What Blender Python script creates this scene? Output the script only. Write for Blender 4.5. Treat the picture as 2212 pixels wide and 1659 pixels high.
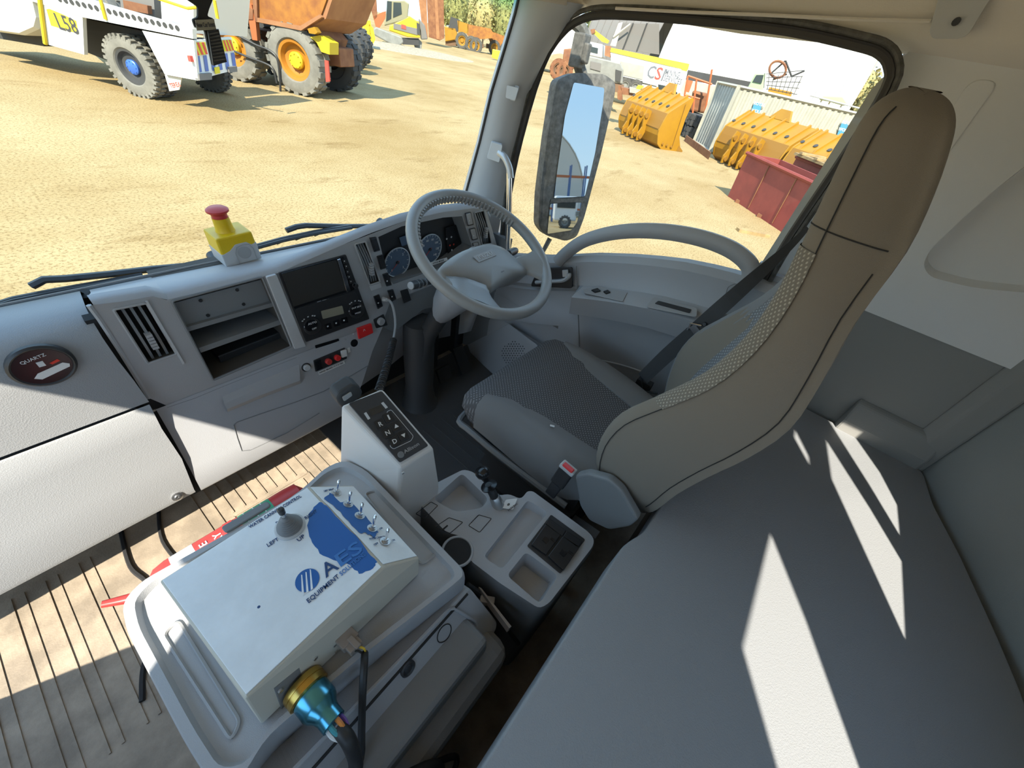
import bpy, bmesh, math, random
from mathutils import Vector, Matrix
from mathutils.geometry import tessellate_polygon
random.seed(7)
for o in list(bpy.data.objects): bpy.data.objects.remove(o)
scn = bpy.context.scene
COL = scn.collection
# ------------------------------------------------------------------ camera (solved from the vanishing points of the cab)
FPX, CX, CY, EYE = 830.0, 1106.0, 829.5, Vector((0, 0, 1.25))
_x = Vector((1926-1106, 270-830, FPX)).normalized()
_d = Vector((896-1106, 1753-830, FPX)); _d = (_d - _x*_x.dot(_d)).normalized()
_Z = -_d; _Y = _Z.cross(_x)
RW = Matrix((_x, _Y, _Z))                      # camera (x right, y down, z forward) -> world
cam_data = bpy.data.cameras.new('camera'); cam = bpy.data.objects.new('camera', cam_data); COL.objects.link(cam)
cam_data.sensor_width = 36.0; cam_data.sensor_fit = 'HORIZONTAL'; cam_data.lens = 36.0*FPX/2212.0
cam_data.clip_start = 0.02; cam_data.clip_end = 800
cam.matrix_world = Matrix.Translation(EYE) @ (RW @ Matrix(((1,0,0),(0,-1,0),(0,0,-1)))).to_4x4()
scn.camera = cam
# ------------------------------------------------------------------ light
w = bpy.data.worlds.new('sky'); scn.world = w; w.use_nodes = True
nt = w.node_tree; bg = nt.nodes['Background']
SUND = Vector((.605, .367, -.707)).normalized()      # direction the sunlight travels
tcw = nt.nodes.new('ShaderNodeTexCoord'); spw = nt.nodes.new('ShaderNodeSeparateXYZ'); nt.links.new(tcw.outputs['Generated'], spw.inputs[0])
rw_ = nt.nodes.new('ShaderNodeValToRGB'); cr_w = rw_.color_ramp                     # clear-day sky: pale at the horizon, deeper blue overhead
cr_w.elements[0].position = 0.0; cr_w.elements[0].color = (.36,.46,.52,1)
cr_w.elements[1].position = 1.0; cr_w.elements[1].color = (.20,.34,.58,1)
e_w = cr_w.elements.new(.18); e_w.color = (.27,.41,.55,1)
nt.links.new(spw.outputs['Z'], rw_.inputs[0]); nt.links.new(rw_.outputs[0], bg.inputs[0]); bg.inputs[1].default_value = 1.85
sl = bpy.data.lights.new('sun', 'SUN'); sl.energy = 4.9; sl.angle = math.radians(.53); sl.color = (1.0, .93, .80)
sun = bpy.data.objects.new('sun', sl); COL.objects.link(sun)
sun.rotation_euler = SUND.to_track_quat('-Z', 'Y').to_euler(); sun.location = (-20, -12, 25)
vs = scn.view_settings
vs.view_transform = 'Standard'; vs.look = 'None'; vs.gamma = 1; vs.use_curve_mapping = False; vs.exposure = 1.30

# ------------------------------------------------------------------ pixel -> point helpers (a pixel gives a direction, the plane the distance)
def ray(u, v): return RW @ Vector(((u-CX)/FPX, (v-CY)/FPX, 1.0))
def PX(u, v, x): d = ray(u, v); return EYE + d*((x-EYE.x)/d.x)
def PY(u, v, y): d = ray(u, v); return EYE + d*((y-EYE.y)/d.y)
def PZ(u, v, z): d = ray(u, v); return EYE + d*((z-EYE.z)/d.z)
def PL(u, v, p, n): d = ray(u, v); return EYE + d*((Vector(p)-EYE).dot(n)/d.dot(n))
def V3(*a): return Vector(a)

# ------------------------------------------------------------------ materials
MATS = {}
def mat(name, col, rough=.55, metal=0, bump=0, bscale=300, var=0, vscale=8, spec=.5, emit=0, tex='NOISE', col2=None, coat=0):
    if name in MATS: return MATS[name]
    m = bpy.data.materials.new(name); m.use_nodes = True; n = m.node_tree.nodes; l = m.node_tree.links
    b = n['Principled BSDF']; b.inputs['Base Color'].default_value = (*col, 1); b.inputs['Roughness'].default_value = rough
    b.inputs['Metallic'].default_value = metal; b.inputs['Specular IOR Level'].default_value = spec
    if coat: b.inputs['Coat Weight'].default_value = coat
    if emit: b.inputs['Emission Color'].default_value = (*col, 1); b.inputs['Emission Strength'].default_value = emit
    tc = n.new('ShaderNodeTexCoord')
    if var or col2:
        t = n.new('ShaderNodeTexNoise'); t.inputs['Scale'].default_value = vscale; t.inputs['Detail'].default_value = 6; t.inputs['Roughness'].default_value = .65
        l.new(tc.outputs['Object'], t.inputs['Vector'])
        r = n.new('ShaderNodeValToRGB'); r.color_ramp.elements[0].position = .38; r.color_ramp.elements[1].position = .66
        c2 = col2 or tuple(min(1, c*(1+var)) for c in col); c1 = col if col2 else tuple(c*(1-var) for c in col)
        r.color_ramp.elements[0].color = (*c1, 1); r.color_ramp.elements[1].color = (*c2, 1)
        l.new(t.outputs['Fac'], r.inputs['Fac']); l.new(r.outputs['Color'], b.inputs['Base Color'])
    if bump:
        if tex == 'VORONOI':
            t = n.new('ShaderNodeTexVoronoi'); o = 'Distance'
        else:
            t = n.new('ShaderNodeTexNoise'); t.inputs['Detail'].default_value = 3; o = 'Fac'
        t.inputs['Scale'].default_value = bscale; l.new(tc.outputs['Object'], t.inputs['Vector'])
        bp = n.new('ShaderNodeBump'); bp.inputs['Strength'].default_value = bump; bp.inputs['Distance'].default_value = .002
        l.new(t.outputs[o], bp.inputs['Height']); l.new(bp.outputs['Normal'], b.inputs['Normal'])
    MATS[name] = m; return m
def glassmat(name, tint, refl=1.0, band=None):
    m = bpy.data.materials.new(name); m.use_nodes = True; n = m.node_tree.nodes; l = m.node_tree.links
    for x in list(n):
        if x.type != 'OUTPUT_MATERIAL': n.remove(x)
    out = [x for x in n if x.type == 'OUTPUT_MATERIAL'][0]
    t = n.new('ShaderNodeBsdfTransparent'); t.inputs[0].default_value = (*tint, 1)
    g = n.new('ShaderNodeBsdfGlossy'); g.inputs['Roughness'].default_value = .02
    fr = n.new('ShaderNodeFresnel'); fr.inputs['IOR'].default_value = 1.3
    mx = n.new('ShaderNodeMixShader'); l.new(fr.outputs[0], mx.inputs[0]); l.new(t.outputs[0], mx.inputs[1]); l.new(g.outputs[0], mx.inputs[2])
    l.new(mx.outputs[0], out.inputs[0])
    if band:                                            # tinted shade band along the top of a windscreen
        ge = n.new('ShaderNodeNewGeometry'); sp = n.new('ShaderNodeSeparateXYZ'); l.new(ge.outputs['Position'], sp.inputs[0])
        mr = n.new('ShaderNodeMapRange'); mr.inputs['From Min'].default_value = band[0]; mr.inputs['From Max'].default_value = band[1]
        l.new(sp.outputs['Z'], mr.inputs['Value'])
        cm = n.new('ShaderNodeMix'); cm.data_type = 'RGBA'; cm.inputs[6].default_value = (*tint, 1); cm.inputs[7].default_value = (*band[2], 1)
        l.new(mr.outputs[0], cm.inputs[0]); l.new(cm.outputs[2], t.inputs[0])
    MATS[name] = m; return m

# ------------------------------------------------------------------ geometry helpers: each returns (verts, faces)
def join(*gs):
    V = []; F = []
    for v, f in gs:
        k = len(V); V += [Vector(p) for p in v]; F += [tuple(i+k for i in q) for q in f]
    return V, F
def xf(g, M): return [M @ Vector(p) for p in g[0]], g[1]
def box(c, s, rot=None):
    c = Vector(c); M = rot.to_3x3() if rot is not None else Matrix.Identity(3)
    V = [c + M @ Vector((x*s[0]/2, y*s[1]/2, z*s[2]/2)) for x in (-1, 1) for y in (-1, 1) for z in (-1, 1)]
    return V, [(0,1,3,2),(4,6,7,5),(0,4,5,1),(2,3,7,6),(0,2,6,4),(1,5,7,3)]
def prism(pts, vec):
    pts = [Vector(p) for p in pts]; vec = Vector(vec); n = len(pts)
    V = pts + [p+vec for p in pts]
    return V, [tuple(range(n))[::-1], tuple(range(n, 2*n))] + [(i, (i+1) % n, (i+1) % n + n, i+n) for i in range(n)]
def frame(d):
    d = Vector(d).normalized(); a = Vector((0,0,1)) if abs(d.z) < .9 else Vector((1,0,0))
    e = d.cross(a).normalized(); return e, d.cross(e).normalized()
def loft(rings, closed=True, caps=True):
    V = []; F = []; n = len(rings[0])
    for r in rings: V += [Vector(p) for p in r]
    for i in range(len(rings)-1):
        for j in range(n if closed else n-1):
            k = (j+1) % n; F.append((i*n+j, i*n+k, (i+1)*n+k, (i+1)*n+j))
    if caps and closed:
        F.append(tuple(range(n))[::-1]); F.append(tuple(range((len(rings)-1)*n, len(rings)*n)))
    return V, F
def tube(path, r, n=8, closed=False, flat=None):
    path = [Vector(p) for p in path]; m = len(path); rings = []; e = None
    for i, p in enumerate(path):
        if closed: t = path[(i+1) % m] - path[i-1]
        else: t = path[min(i+1, m-1)] - path[max(i-1, 0)]
        t.normalize()
        if e is None: e, b = frame(t)
        else:
            e = (e - t*e.dot(t)).normalized(); b = t.cross(e)
        rr = r[i] if isinstance(r, (list, tuple)) else r
        q = []
        for j in range(n):
            a = 2*math.pi*j/n; off = e*math.cos(a)*rr + b*math.sin(a)*rr
            if flat: off -= Vector(flat[0])*(off.dot(Vector(flat[0])))*(1-flat[1])
            q.append(p + off)
        rings.append(q)
    if closed: rings.append(rings[0]); g = loft(rings, True, False); return g
    return loft(rings)
def cyl(a, b, r, n=12, r2=None):
    return tube([a, b], [r, r if r2 is None else r2], n)
def lathe(prof, o, axis, n=24, a0=0, a1=2*math.pi, caps=True):
    o = Vector(o); ax = Vector(axis).normalized(); e, b = frame(ax); rings = []
    for r, h in prof:
        rings.append([o + ax*h + e*math.cos(a0+(a1-a0)*j/n)*max(r, 1e-4) + b*math.sin(a0+(a1-a0)*j/n)*max(r, 1e-4) for j in range(n)])
    return loft(rings, True, caps)
def smooth_path(pts, k=6, closed=False):
    pts = [Vector(p) for p in pts]; n = len(pts); out = []
    rng = range(n) if closed else range(n-1)
    for i in rng:
        if closed: p0, p1, p2, p3 = pts[i-1], pts[i], pts[(i+1) % n], pts[(i+2) % n]
        else: p0, p1, p2, p3 = pts[max(i-1,0)], pts[i], pts[i+1], pts[min(i+2, n-1)]
        for j in range(k):
            t = j/k; out.append(.5*((2*p1)+(p2-p0)*t+(2*p0-5*p1+4*p2-p3)*t*t+(3*p1-p0-3*p2+p3)*t**3))
    if not closed: out.append(pts[-1])
    return out
def rounded(pts, r, k=4):
    """round the corners of a planar 3-D polygon"""
    pts = [Vector(p) for p in pts]; out = []; n = len(pts)
    for i in range(n):
        p = pts[i]; a = pts[i-1]-p; b = pts[(i+1) % n]-p; rr = min(r, a.length*.45, b.length*.45)
        A = p + a.normalized()*rr; B = p + b.normalized()*rr
        for j in range(k+1):
            t = j/k; out.append((1-t)**2*A + 2*t*(1-t)*p + t*t*B)
    return out
def holed(outer, holes):
    """planar polygon with holes -> triangles"""
    loops = [[Vector(p) for p in outer]] + [[Vector(p) for p in h] for h in holes]
    V = [p for lp in loops for p in lp]
    return V, [tuple(t) for t in tessellate_polygon(loops)]
def text_geo(s, size, M, depth=.0006, ext=1.0, bold=.012):
    c = bpy.data.curves.new('tmp', 'FONT'); c.body = s; c.size = size; c.extrude = depth; c.align_x = 'CENTER'; c.align_y = 'CENTER'; c.resolution_u = 2; c.offset = size*bold
    o = bpy.data.objects.new('tmp', c); COL.objects.link(o); bpy.context.view_layer.update()
    dg = bpy.context.evaluated_depsgraph_get(); me = bpy.data.meshes.new_from_object(o.evaluated_get(dg))
    g = ([M @ Vector((v.co.x*ext, v.co.y, v.co.z)) for v in me.vertices], [tuple(p.vertices) for p in me.polygons])
    bpy.data.objects.remove(o); bpy.data.curves.remove(c); bpy.data.meshes.remove(me); return g
def basis(o, ex, ey):
    ex = Vector(ex).normalized(); ey = Vector(ey); ey = (ey - ex*ex.dot(ey)).normalized(); ez = ex.cross(ey)
    M = Matrix((ex, ey, ez)).transposed().to_4x4(); M.translation = Vector(o); return M

# ------------------------------------------------------------------ things and parts
def thing(name, label, cat, loc=(0,0,0), rot=None, group=None):
    o = bpy.data.objects.new(name, None); COL.objects.link(o); o.empty_display_size = .05
    o.matrix_world = Matrix.Translation(Vector(loc)) @ (rot.to_4x4() if rot is not None else Matrix.Identity(4))
    o['label'] = label; o['category'] = cat
    if group: o['group'] = group
    return o
def root_of(p):
    while p.parent: p = p.parent
    return p
def mk(name, g, m, parent=None, bevel=0, smooth=False, local=False, seg=2, ang=30, mats=None, fm=None):
    """one mesh object; coordinates are world unless local"""
    bm = bmesh.new(); vs_ = [bm.verts.new(p) for p in g[0]]; bm.verts.index_update()
    for i, f in enumerate(g[1]):
        try:
            ff = bm.faces.new([vs_[k] for k in f])
            if fm: ff.material_index = fm[i]
        except ValueError: pass
    bmesh.ops.recalc_face_normals(bm, faces=bm.faces)
    if bevel:
        bmesh.ops.remove_doubles(bm, verts=bm.verts, dist=1e-5)
        ed = [e for e in bm.edges if len(e.link_faces) == 2 and e.calc_face_angle(0) > math.radians(ang)]
        bmesh.ops.bevel(bm, geom=ed, offset=bevel, segments=seg, affect='EDGES', profile=.5, clamp_overlap=True)
    if parent is not None and not local: bmesh.ops.transform(bm, matrix=root_of(parent).matrix_world.inverted(), verts=bm.verts)
    me = bpy.data.meshes.new(name); bm.to_mesh(me); bm.free()
    for mm in (mats or [m]): me.materials.append(MATS[mm] if isinstance(mm, str) else mm)
    if smooth:
        me.polygons.foreach_set('use_smooth', [True]*len(me.polygons))
        me.set_sharp_from_angle(angle=math.radians(smooth if smooth is not True else 40))
    o = bpy.data.objects.new(name, me); COL.objects.link(o)
    if parent is not None: o.parent = parent
    return o
def tag(o, label, cat, group=None):
    o['label'] = label; o['category'] = cat
    if group: o['group'] = group
    return o
def struct(o, label=None, cat=None):
    o['kind'] = 'structure'
    if label: o['label'] = label
    if cat: o['category'] = cat
    return o
def dup(root, M, label=None, group=None):
    r = root.copy(); COL.objects.link(r); r.matrix_world = M
    if label: r['label'] = label
    if group: r['group'] = group
    for ch in list(root.children):
        c = ch.copy(); COL.objects.link(c); c.parent = r
        for gch in list(ch.children):
            d = gch.copy(); COL.objects.link(d); d.parent = c
    return r

# material library -------------------------------------------------
mat('plastic_grey', (.40,.405,.42), .5, bump=.25, bscale=900)
mat('plastic_mid', (.37,.37,.375), .5, bump=.2, bscale=900)
mat('plastic_dark', (.20,.205,.21), .5, bump=.15, bscale=700)
mat('plastic_light', (.50,.505,.51), .5, bump=.1, bscale=700)
mat('plastic_black', (.03,.03,.032), .42)
mat('black_gloss', (.012,.012,.014), .22)
mat('black_matte', (.02,.02,.021), .8)
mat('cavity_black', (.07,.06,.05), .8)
mat('wheel_plastic', (.29,.29,.285), .38, bump=.1, bscale=1200)
mat('spoke_satin', (.30,.32,.34), .3)
mat('dash_weave', (.31,.315,.32), .5, bump=.16, bscale=420, tex='VORONOI')
mat('rubber_mat', (.33,.27,.20), .7, bump=.3, bscale=250, var=.25, vscale=9)
mat('dark_carpet', (.085,.085,.087), .9, bump=.4, bscale=300)
mat('headliner', (.74,.68,.60), .95, bump=.3, bscale=500)
mat('wall_light', (.72,.715,.70), .7, bump=.25, bscale=800)
mat('wall_dark', (.26,.255,.24), .65, bump=.25, bscale=800)
mat('wall_rear', (.29,.305,.295), .6, bump=.25, bscale=800)
mat('seal_rubber', (.045,.04,.037), .55)
mat('vinyl', (.30,.31,.325), .48, bump=.35, bscale=500)
mat('seat_side', (.225,.195,.16), .9, bump=.35, bscale=1500)
mat('seat_bolster', (.22,.22,.225), .9, bump=.3, bscale=1500)
mat('chrome', (.85,.85,.87), .12, metal=1)
mat('steel', (.6,.6,.6), .35, metal=1)
mat('silver_paint', (.6,.61,.62), .35, metal=.4)
mat('white_paint', (.80,.82,.84), .35)
mat('selector_grey', (.72,.69,.66), .5, bump=.1, bscale=700)
mat('box_white', (.84,.89,.93), .35, var=.05, vscale=15)
mat('box_cream', (.58,.55,.47), .45)
mat('blue_print', (.02,.13,.42), .45)
mat('navy_print', (.02,.07,.20), .45)
mat('red_plastic', (.55,.045,.04), .4)
mat('red_bright', (.75,.03,.03), .35)
mat('yellow_plastic', (.75,.5,.01), .35)
mat('label_white', (.75,.74,.72), .5)
mat('label_print', (.05,.05,.055), .5)
mat('print_light', (.62,.63,.64), .5)
mat('green_label', (.05,.33,.17), .45)
mat('brass', (.62,.40,.10), .28, metal=1)
mat('blue_anodised', (.12,.42,.58), .25, metal=1)
mat('grey_connector', (.30,.25,.215), .5)
mat('boot_dark', (.05,.05,.052), .6)
mat('cable_black', (.025,.025,.026), .5)
mat('lcd', (.30,.28,.21), .25)
mat('screen_dark', (.045,.043,.04), .12)
mat('gauge_face', (.10,.14,.20), .25)
mat('gauge_ring', (.45,.5,.55), .3)
mat('needle_red', (.7,.05,.03), .4)
mat('mirror_glass', (.38,.42,.46), .015, metal=1)
mat('black_worn', (.10,.095,.085), .7, var=.4, vscale=40)
# ================================================================== SETTING: the cab shell
XR, XL, YR = 1.33, -.66, -.72
def pat_mat(name, base, speck, scale, axes, rough=.9, thr=.22, bump=.5):
    m = mat(name, base, rough); n = m.node_tree.nodes; l = m.node_tree.links; b = n['Principled BSDF']
    tc = n.new('ShaderNodeTexCoord'); sp = n.new('ShaderNodeSeparateXYZ'); cb_ = n.new('ShaderNodeCombineXYZ'); l.new(tc.outputs['Object'], sp.inputs[0])
    if axes == 'DZ':
        ad = n.new('ShaderNodeMath'); ad.operation = 'ADD'; l.new(sp.outputs['X'], ad.inputs[0]); l.new(sp.outputs['Y'], ad.inputs[1]); l.new(ad.outputs[0], cb_.inputs[0]); l.new(sp.outputs['Z'], cb_.inputs[1])
    else:
        for i, c in enumerate(axes): l.new(sp.outputs[c], cb_.inputs[i])
    rt = n.new('ShaderNodeMapping'); rt.inputs['Rotation'].default_value = (0,0,.785); l.new(cb_.outputs[0], rt.inputs[0])
    v = n.new('ShaderNodeTexVoronoi'); v.voronoi_dimensions = '2D'; v.inputs['Scale'].default_value = scale; v.inputs['Randomness'].default_value = .12
    l.new(rt.outputs[0], v.inputs['Vector'])
    r = n.new('ShaderNodeValToRGB'); r.color_ramp.elements[0].position = thr; r.color_ramp.elements[1].position = thr+.12
    r.color_ramp.elements[0].color = (*speck, 1); r.color_ramp.elements[1].color = (*base, 1)
    l.new(v.outputs['Distance'], r.inputs['Fac']); l.new(r.outputs['Color'], b.inputs['Base Color'])
    bp = n.new('ShaderNodeBump'); bp.inputs['Strength'].default_value = bump; bp.inputs['Distance'].default_value = .002
    l.new(v.outputs['Distance'], bp.inputs['Height']); l.new(bp.outputs['Normal'], b.inputs['Normal'])
pat_mat('seat_pattern', (.105,.105,.11), (.30,.30,.31), 130, 'XY', thr=.15)
pat_mat('seat_pattern_back', (.17,.175,.185), (.40,.41,.43), 130, 'XZ', thr=.15)
pat_mat('seat_pattern_light', (.20,.18,.15), (.42,.38,.32), 150, 'DZ', thr=.18, bump=.8)
glassmat('glass_door', (.82,.83,.79)); glassmat('glass_screen', (.82,.84,.79), band=(1.30, 1.345, (.10,.55,.50)))

# floor with its rubber mat ribs
fl = struct(mk('floor', box((.335,.2,-.02), (1.98,1.86,.04)), 'rubber_mat'), 'worn brown-grey rubber floor mat of the truck cab', 'floor')
for x in (-.48, -.416, -.355, -.291):
    mk('mat_rib', join(box((x,.80,.001), (.004,.5,.004)), box((x+.022,.80,.001), (.006,.5,.003))), 'rubber_mat', fl)
for k in range(14):
    x = -.02 + k*.033
    y0 = .80 if not (.02 < x < .26) else .93
    mk('mat_rib', box((x, (y0+1.08)/2, .001), (.005, 1.08-y0, .005)), 'rubber_mat', fl)
mk('mat_logo_plate', join(box((.16,.915,.002),(.24,.004,.005)), box((.16,.845,.002),(.24,.004,.005)), box((.04,.88,.002),(.004,.07,.005)), box((.28,.88,.002),(.004,.07,.005)),
   text_geo('ISUZU', .062, Matrix.Translation((.16,.88,.002)), .002, 1.15)), 'rubber_mat', fl)
mk('mat_edge', join(tube(smooth_path([(-.19,1.08,.004),(-.205,.95,.004),(-.19,.86,.004),(-.2,.72,.004),(-.255,.68,.004),(-.285,.6,.004)]), .006, 6),
   tube(smooth_path([(-.10,1.08,.004),(-.125,.97,.004),(-.115,.84,.004)]), .005, 6)), 'black_matte', fl)
mk('driver_carpet', box((.84,.6,.003), (.86,1.0,.01)), 'dark_carpet', fl)
for k in range(6): mk('carpet_rib', box((.70+.05*k,.62,.009), (.006,.35,.004)), 'dark_carpet', fl)
# firewall under the dash
struct(mk('wall_front', join(box((.335,1.15,.33), (1.98,.04,.70))), 'black_matte'), 'dark firewall below the dashboard', 'wall')
# right side wall: lower panel, upper panel with recess and embossed oval
low = mk('wall_right', box((XR+.02,-.27,.67), (.02,.70,.44)), 'wall_dark')
struct(low, 'grey moulded side panel behind the driver door, above the bunk', 'wall')
hole = [PX(u, v, XR) for u, v in [(2300,290),(2130,425),(2010,537),(1993,572),(2008,598),(2100,622),(2300,640)]]
hole = rounded(hole, .03)
outer = [V3(XR,.075,.885), V3(XR,.075,1.30), V3(XR,.045,1.39), V3(XR,-.66,1.41), V3(XR,-.66,.885)]
ho2 = [Vector((p.x+.03, p.y*.96-.012, 1.08+(p.z-1.08)*.86)) for p in hole]
mk('upper_panel', join(holed(outer, [hole]), loft([hole, ho2], True, False), (ho2, [tuple(range(len(ho2)))]), prism([V3(XR,.075,.885),V3(XR,-.66,.885),V3(XR,-.66,.877),V3(XR,.075,.877)], (.02,0,0))), 'wall_light', low)
a, b = PX(2110,200,XR), PX(1985,380,XR); ax = (b-a).normalized(); nn = V3(1,0,0).cross(ax)*.021
mk('embossed_oval', prism(rounded([a-nn-ax*.02, a+nn-ax*.02, b+nn+ax*.02, b-nn+ax*.02], .02, 6), (-.003,0,0)), 'wall_light', low, bevel=.0015)
a, b = PX(1835,885,XR), PX(1995,975,XR)
sh = [[V3(XR+.012,y,z0+.085), V3(XR-.006,y,z0+.075), V3(XR-.03,y,z0+.02), V3(XR-.03,y,z0-.03), V3(XR+.012,y,z0-.03)] for y, z0 in [(a.y,.57),(-.45,.57),(-.56,.57)]]
mk('side_ledge', loft(sh), 'wall_dark', low, bevel=.006)
mk('corner_strip', loft([[V3(XR+.008,-.50,z), V3(XR-.012,-.525,z), V3(XR-.018,-.575,z), V3(XR+.008,-.58,z)] for z in (.45,1.41)]), 'wall_dark', low, bevel=.006)
# rear wall, with made-up cut-outs shaped to cast the sun patches on the bunk
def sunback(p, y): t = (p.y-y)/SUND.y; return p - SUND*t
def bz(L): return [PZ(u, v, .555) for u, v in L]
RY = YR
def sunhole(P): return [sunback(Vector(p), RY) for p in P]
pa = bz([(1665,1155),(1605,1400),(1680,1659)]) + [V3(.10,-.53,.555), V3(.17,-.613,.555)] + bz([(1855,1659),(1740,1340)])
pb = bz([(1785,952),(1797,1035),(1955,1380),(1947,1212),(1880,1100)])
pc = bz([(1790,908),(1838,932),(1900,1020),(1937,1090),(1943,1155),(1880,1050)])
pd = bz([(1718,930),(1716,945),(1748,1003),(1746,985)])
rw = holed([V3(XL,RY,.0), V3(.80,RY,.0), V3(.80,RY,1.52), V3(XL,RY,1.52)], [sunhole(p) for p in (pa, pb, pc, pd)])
rear = mk('wall_rear', join(rw, ([V3(.80,RY,.0),V3(1.36,-.565,.0),V3(1.36,-.565,1.52),V3(.80,RY,1.52)], [(0,1,2,3)])), 'wall_rear')
struct(rear, 'dark grey rear wall of the cab beyond the bunk', 'wall')
# left side: the passenger door stands open, leaving pillar and roof rail; sloped sill panel added to shade the floor
lw = [V3(XL,.86,0), V3(XL,.72,.20), V3(XL,.51,.45), V3(XL,.17,.83), V3(XL,.05,1.0), V3(XL,.05,1.25), V3(XL,.98,1.25), V3(XL,1.15,.70), V3(XL,1.15,0), V3(XL,1.25,0), V3(XL,1.25,.7), V3(XL,1.02,1.52), V3(XL,YR,1.52), V3(XL,YR,0)]
struct(mk('wall_left', join(holed(lw, [[V3(XL,-.10,.72), V3(XL,-.10,1.10), V3(XL,-.60,1.10), V3(XL,-.60,.72)]])), 'wall_dark'), 'grey side pillar and added shade-casting sill around the open passenger doorway', 'wall')  # unseen quarter opening added to let more skylight into the cab
# ceiling and roof rails
ceil = struct(mk('ceiling', box((.335,.14,1.535), (2.02,1.78,.03)), 'headliner'), 'tan fabric headliner', 'ceiling')
prof = [(1.335,1.352),(1.298,1.374),(1.286,1.39),(1.277,1.415),(1.25,1.45),(1.19,1.49),(1.05,1.52)]
ys = [1.0,.7,.4,.1,-.2,-.5,-.73]
mk('roof_rail', loft([[V3(x, y, z + (.012 if y < .2 else 0)) for x, z in prof] for y in ys], False), 'headliner', ceil, smooth=True)
mk('rail_filler', join(box((1.352,-.04,1.34), (.012,.20,.22)), box((1.352,.45,1.40), (.012,1.2,.05)), box((1.352,.03,1.39), (.012,.2,.05))), 'headliner', ceil)
mk('headliner_crease', tube(smooth_path([PX(u, v, 1.268) for u, v in [(1330,18),(1480,26),(1640,32),(1850,42),(2010,46)]]), .0035, 6), 'headliner', ceil, smooth=True)
mk('header_rail', loft([[V3(x,1.03,1.36), V3(x,.985,1.345), V3(x,.93,1.38), V3(x,.88,1.45), V3(x,.84,1.52)] for x in (-.66,.3,1.1,1.3)], False), 'headliner', ceil, smooth=True)
pl = [PX(u, v, 1.262) for u, v in [(2035,-25),(2175,-25),(2140,-5),(2095,70),(2075,80),(2018,80),(2010,65)]]
an = tag(mk('belt_anchor_cover', prism(rounded(pl, .006), (-.012,.0,-.004)), 'plastic_light', None, bevel=.003), 'light grey plastic anchor cover clipped to the headliner', 'cover')
c0 = PX(2066,46,1.247); mk('clip_hole', lathe([(.006,0),(.006,.004)], c0, (-1,0,-.3), 12), 'plastic_black', an)
# sun visor
sv = tag(mk('sun_visor', prism([PY(u, v, .86) for u, v in [(1130,-30),(1150,2),(1230,16),(1290,22),(1296,12),(1240,-30)]], (-.0,.02,.012)), 'headliner', None, bevel=.006), 'tan fabric sun visor folded up at the top of the windscreen', 'sun visor')
# A pillar trim
pp = [((1003,420),(1084,460)), ((1035,310),(1108,330)), ((1061,200),(1140,205)), ((1090,105),(1183,115)), ((1112,30),(1225,50)), ((1122,-10),(1262,10))]
rings = []
for (a, b) in pp:
    A = PX(*a, 1.20); B = PX(*b, 1.275); m = (A+B)/2 + V3(-.02,-.02,0)
    rings.append([A, A*.75+B*.25+V3(-.015,-.015,0), m, A*.25+B*.75+V3(-.012,-.014,0), B, B+V3(.05,.02,0), A+V3(.03,.04,0)])
base = [p + V3(0,.01,-.2) for p in rings[0]]
tr = struct(mk('trim_1', loft([base]+rings), 'plastic_light', smooth=50), 'light grey windscreen pillar trim beside the driver door', 'trim')
q = [PX(u, v, 1.225) for u, v in [(1093,178),(1122,186),(1113,219),(1087,213)]]
mk('grip_pocket', prism(rounded(q, .006), (-.004,-.004,0)), 'plastic_mid', tr, bevel=.001)
q2 = [PX(u, v, 1.2) for u, v in [(1095,184),(1120,190),(1112,217),(1092,211)]]
mk('pocket_floor', prism(rounded(q2, .005), (-.002,-.002,0)), 'plastic_light', tr)
left_p = struct(mk('trim_2', loft([[V3(-.66,1.16,.70),V3(-.60,1.16,.70),V3(-.66,1.08,.70)],[V3(-.66,1.0,1.36),V3(-.60,1.0,1.36),V3(-.66,.92,1.36)]]), 'plastic_light'), 'windscreen pillar trim on the passenger side', 'trim')
# windscreen
def wsy(z): return 1.175 - .25*(z-.67)
ws = mk('window_1', ([V3(-.66,wsy(.64),.64), V3(1.235,wsy(.64),.64), V3(1.235,wsy(1.37),1.37), V3(-.66,wsy(1.37),1.37)], [(0,1,2,3)]), 'glass_screen')
struct(ws, 'windscreen with a teal shade band along the top', 'window')
mk('screen_seal', join(tube([PX(1004,425,1.2), PX(1036,308,1.2), PX(1062,198,1.2), PX(1091,103,1.2), PX(1113,28,1.2), PX(1122,-10,1.2)], .005, 6)), 'seal_rubber', ws)
# driver door: glass, seals, frame
GO = [(1092,545),(1105,420),(1130,300),(1175,150),(1215,82),(1262,47),(1330,40),(1500,52),(1700,75),(1850,108),(1895,124),(1912,150),(1905,190),(1840,300),(1700,510),(1648,600)]
gl = [PX(u, v, 1.29) for u, v in GO]
SILL = [(1.02,.555),(.974,.568),(.726,.659),(.544,.742),(.385,.801),(.243,.842),(.136,.861),(.03,.872),(-.05,.875)]
def lerp(T, x):
    T = sorted(T)
    if x <= T[0][0]: return T[0][1]
    for (a, fa), (b, fb) in zip(T, T[1:]):
        if x <= b: return fa + (fb-fa)*(x-a)/(b-a)
    return T[-1][1]
bot = [V3(1.29, y, lerp(SILL, y)-.01) for y in (.10,.24,.385,.544,.726,.9)]
win2 = mk('window_2', (gl+bot, [tuple(range(len(gl)+len(bot)))]), 'glass_door')
struct(win2, 'driver door window glass', 'window')
cen = V3(1.29,.5,1.05)
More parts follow.
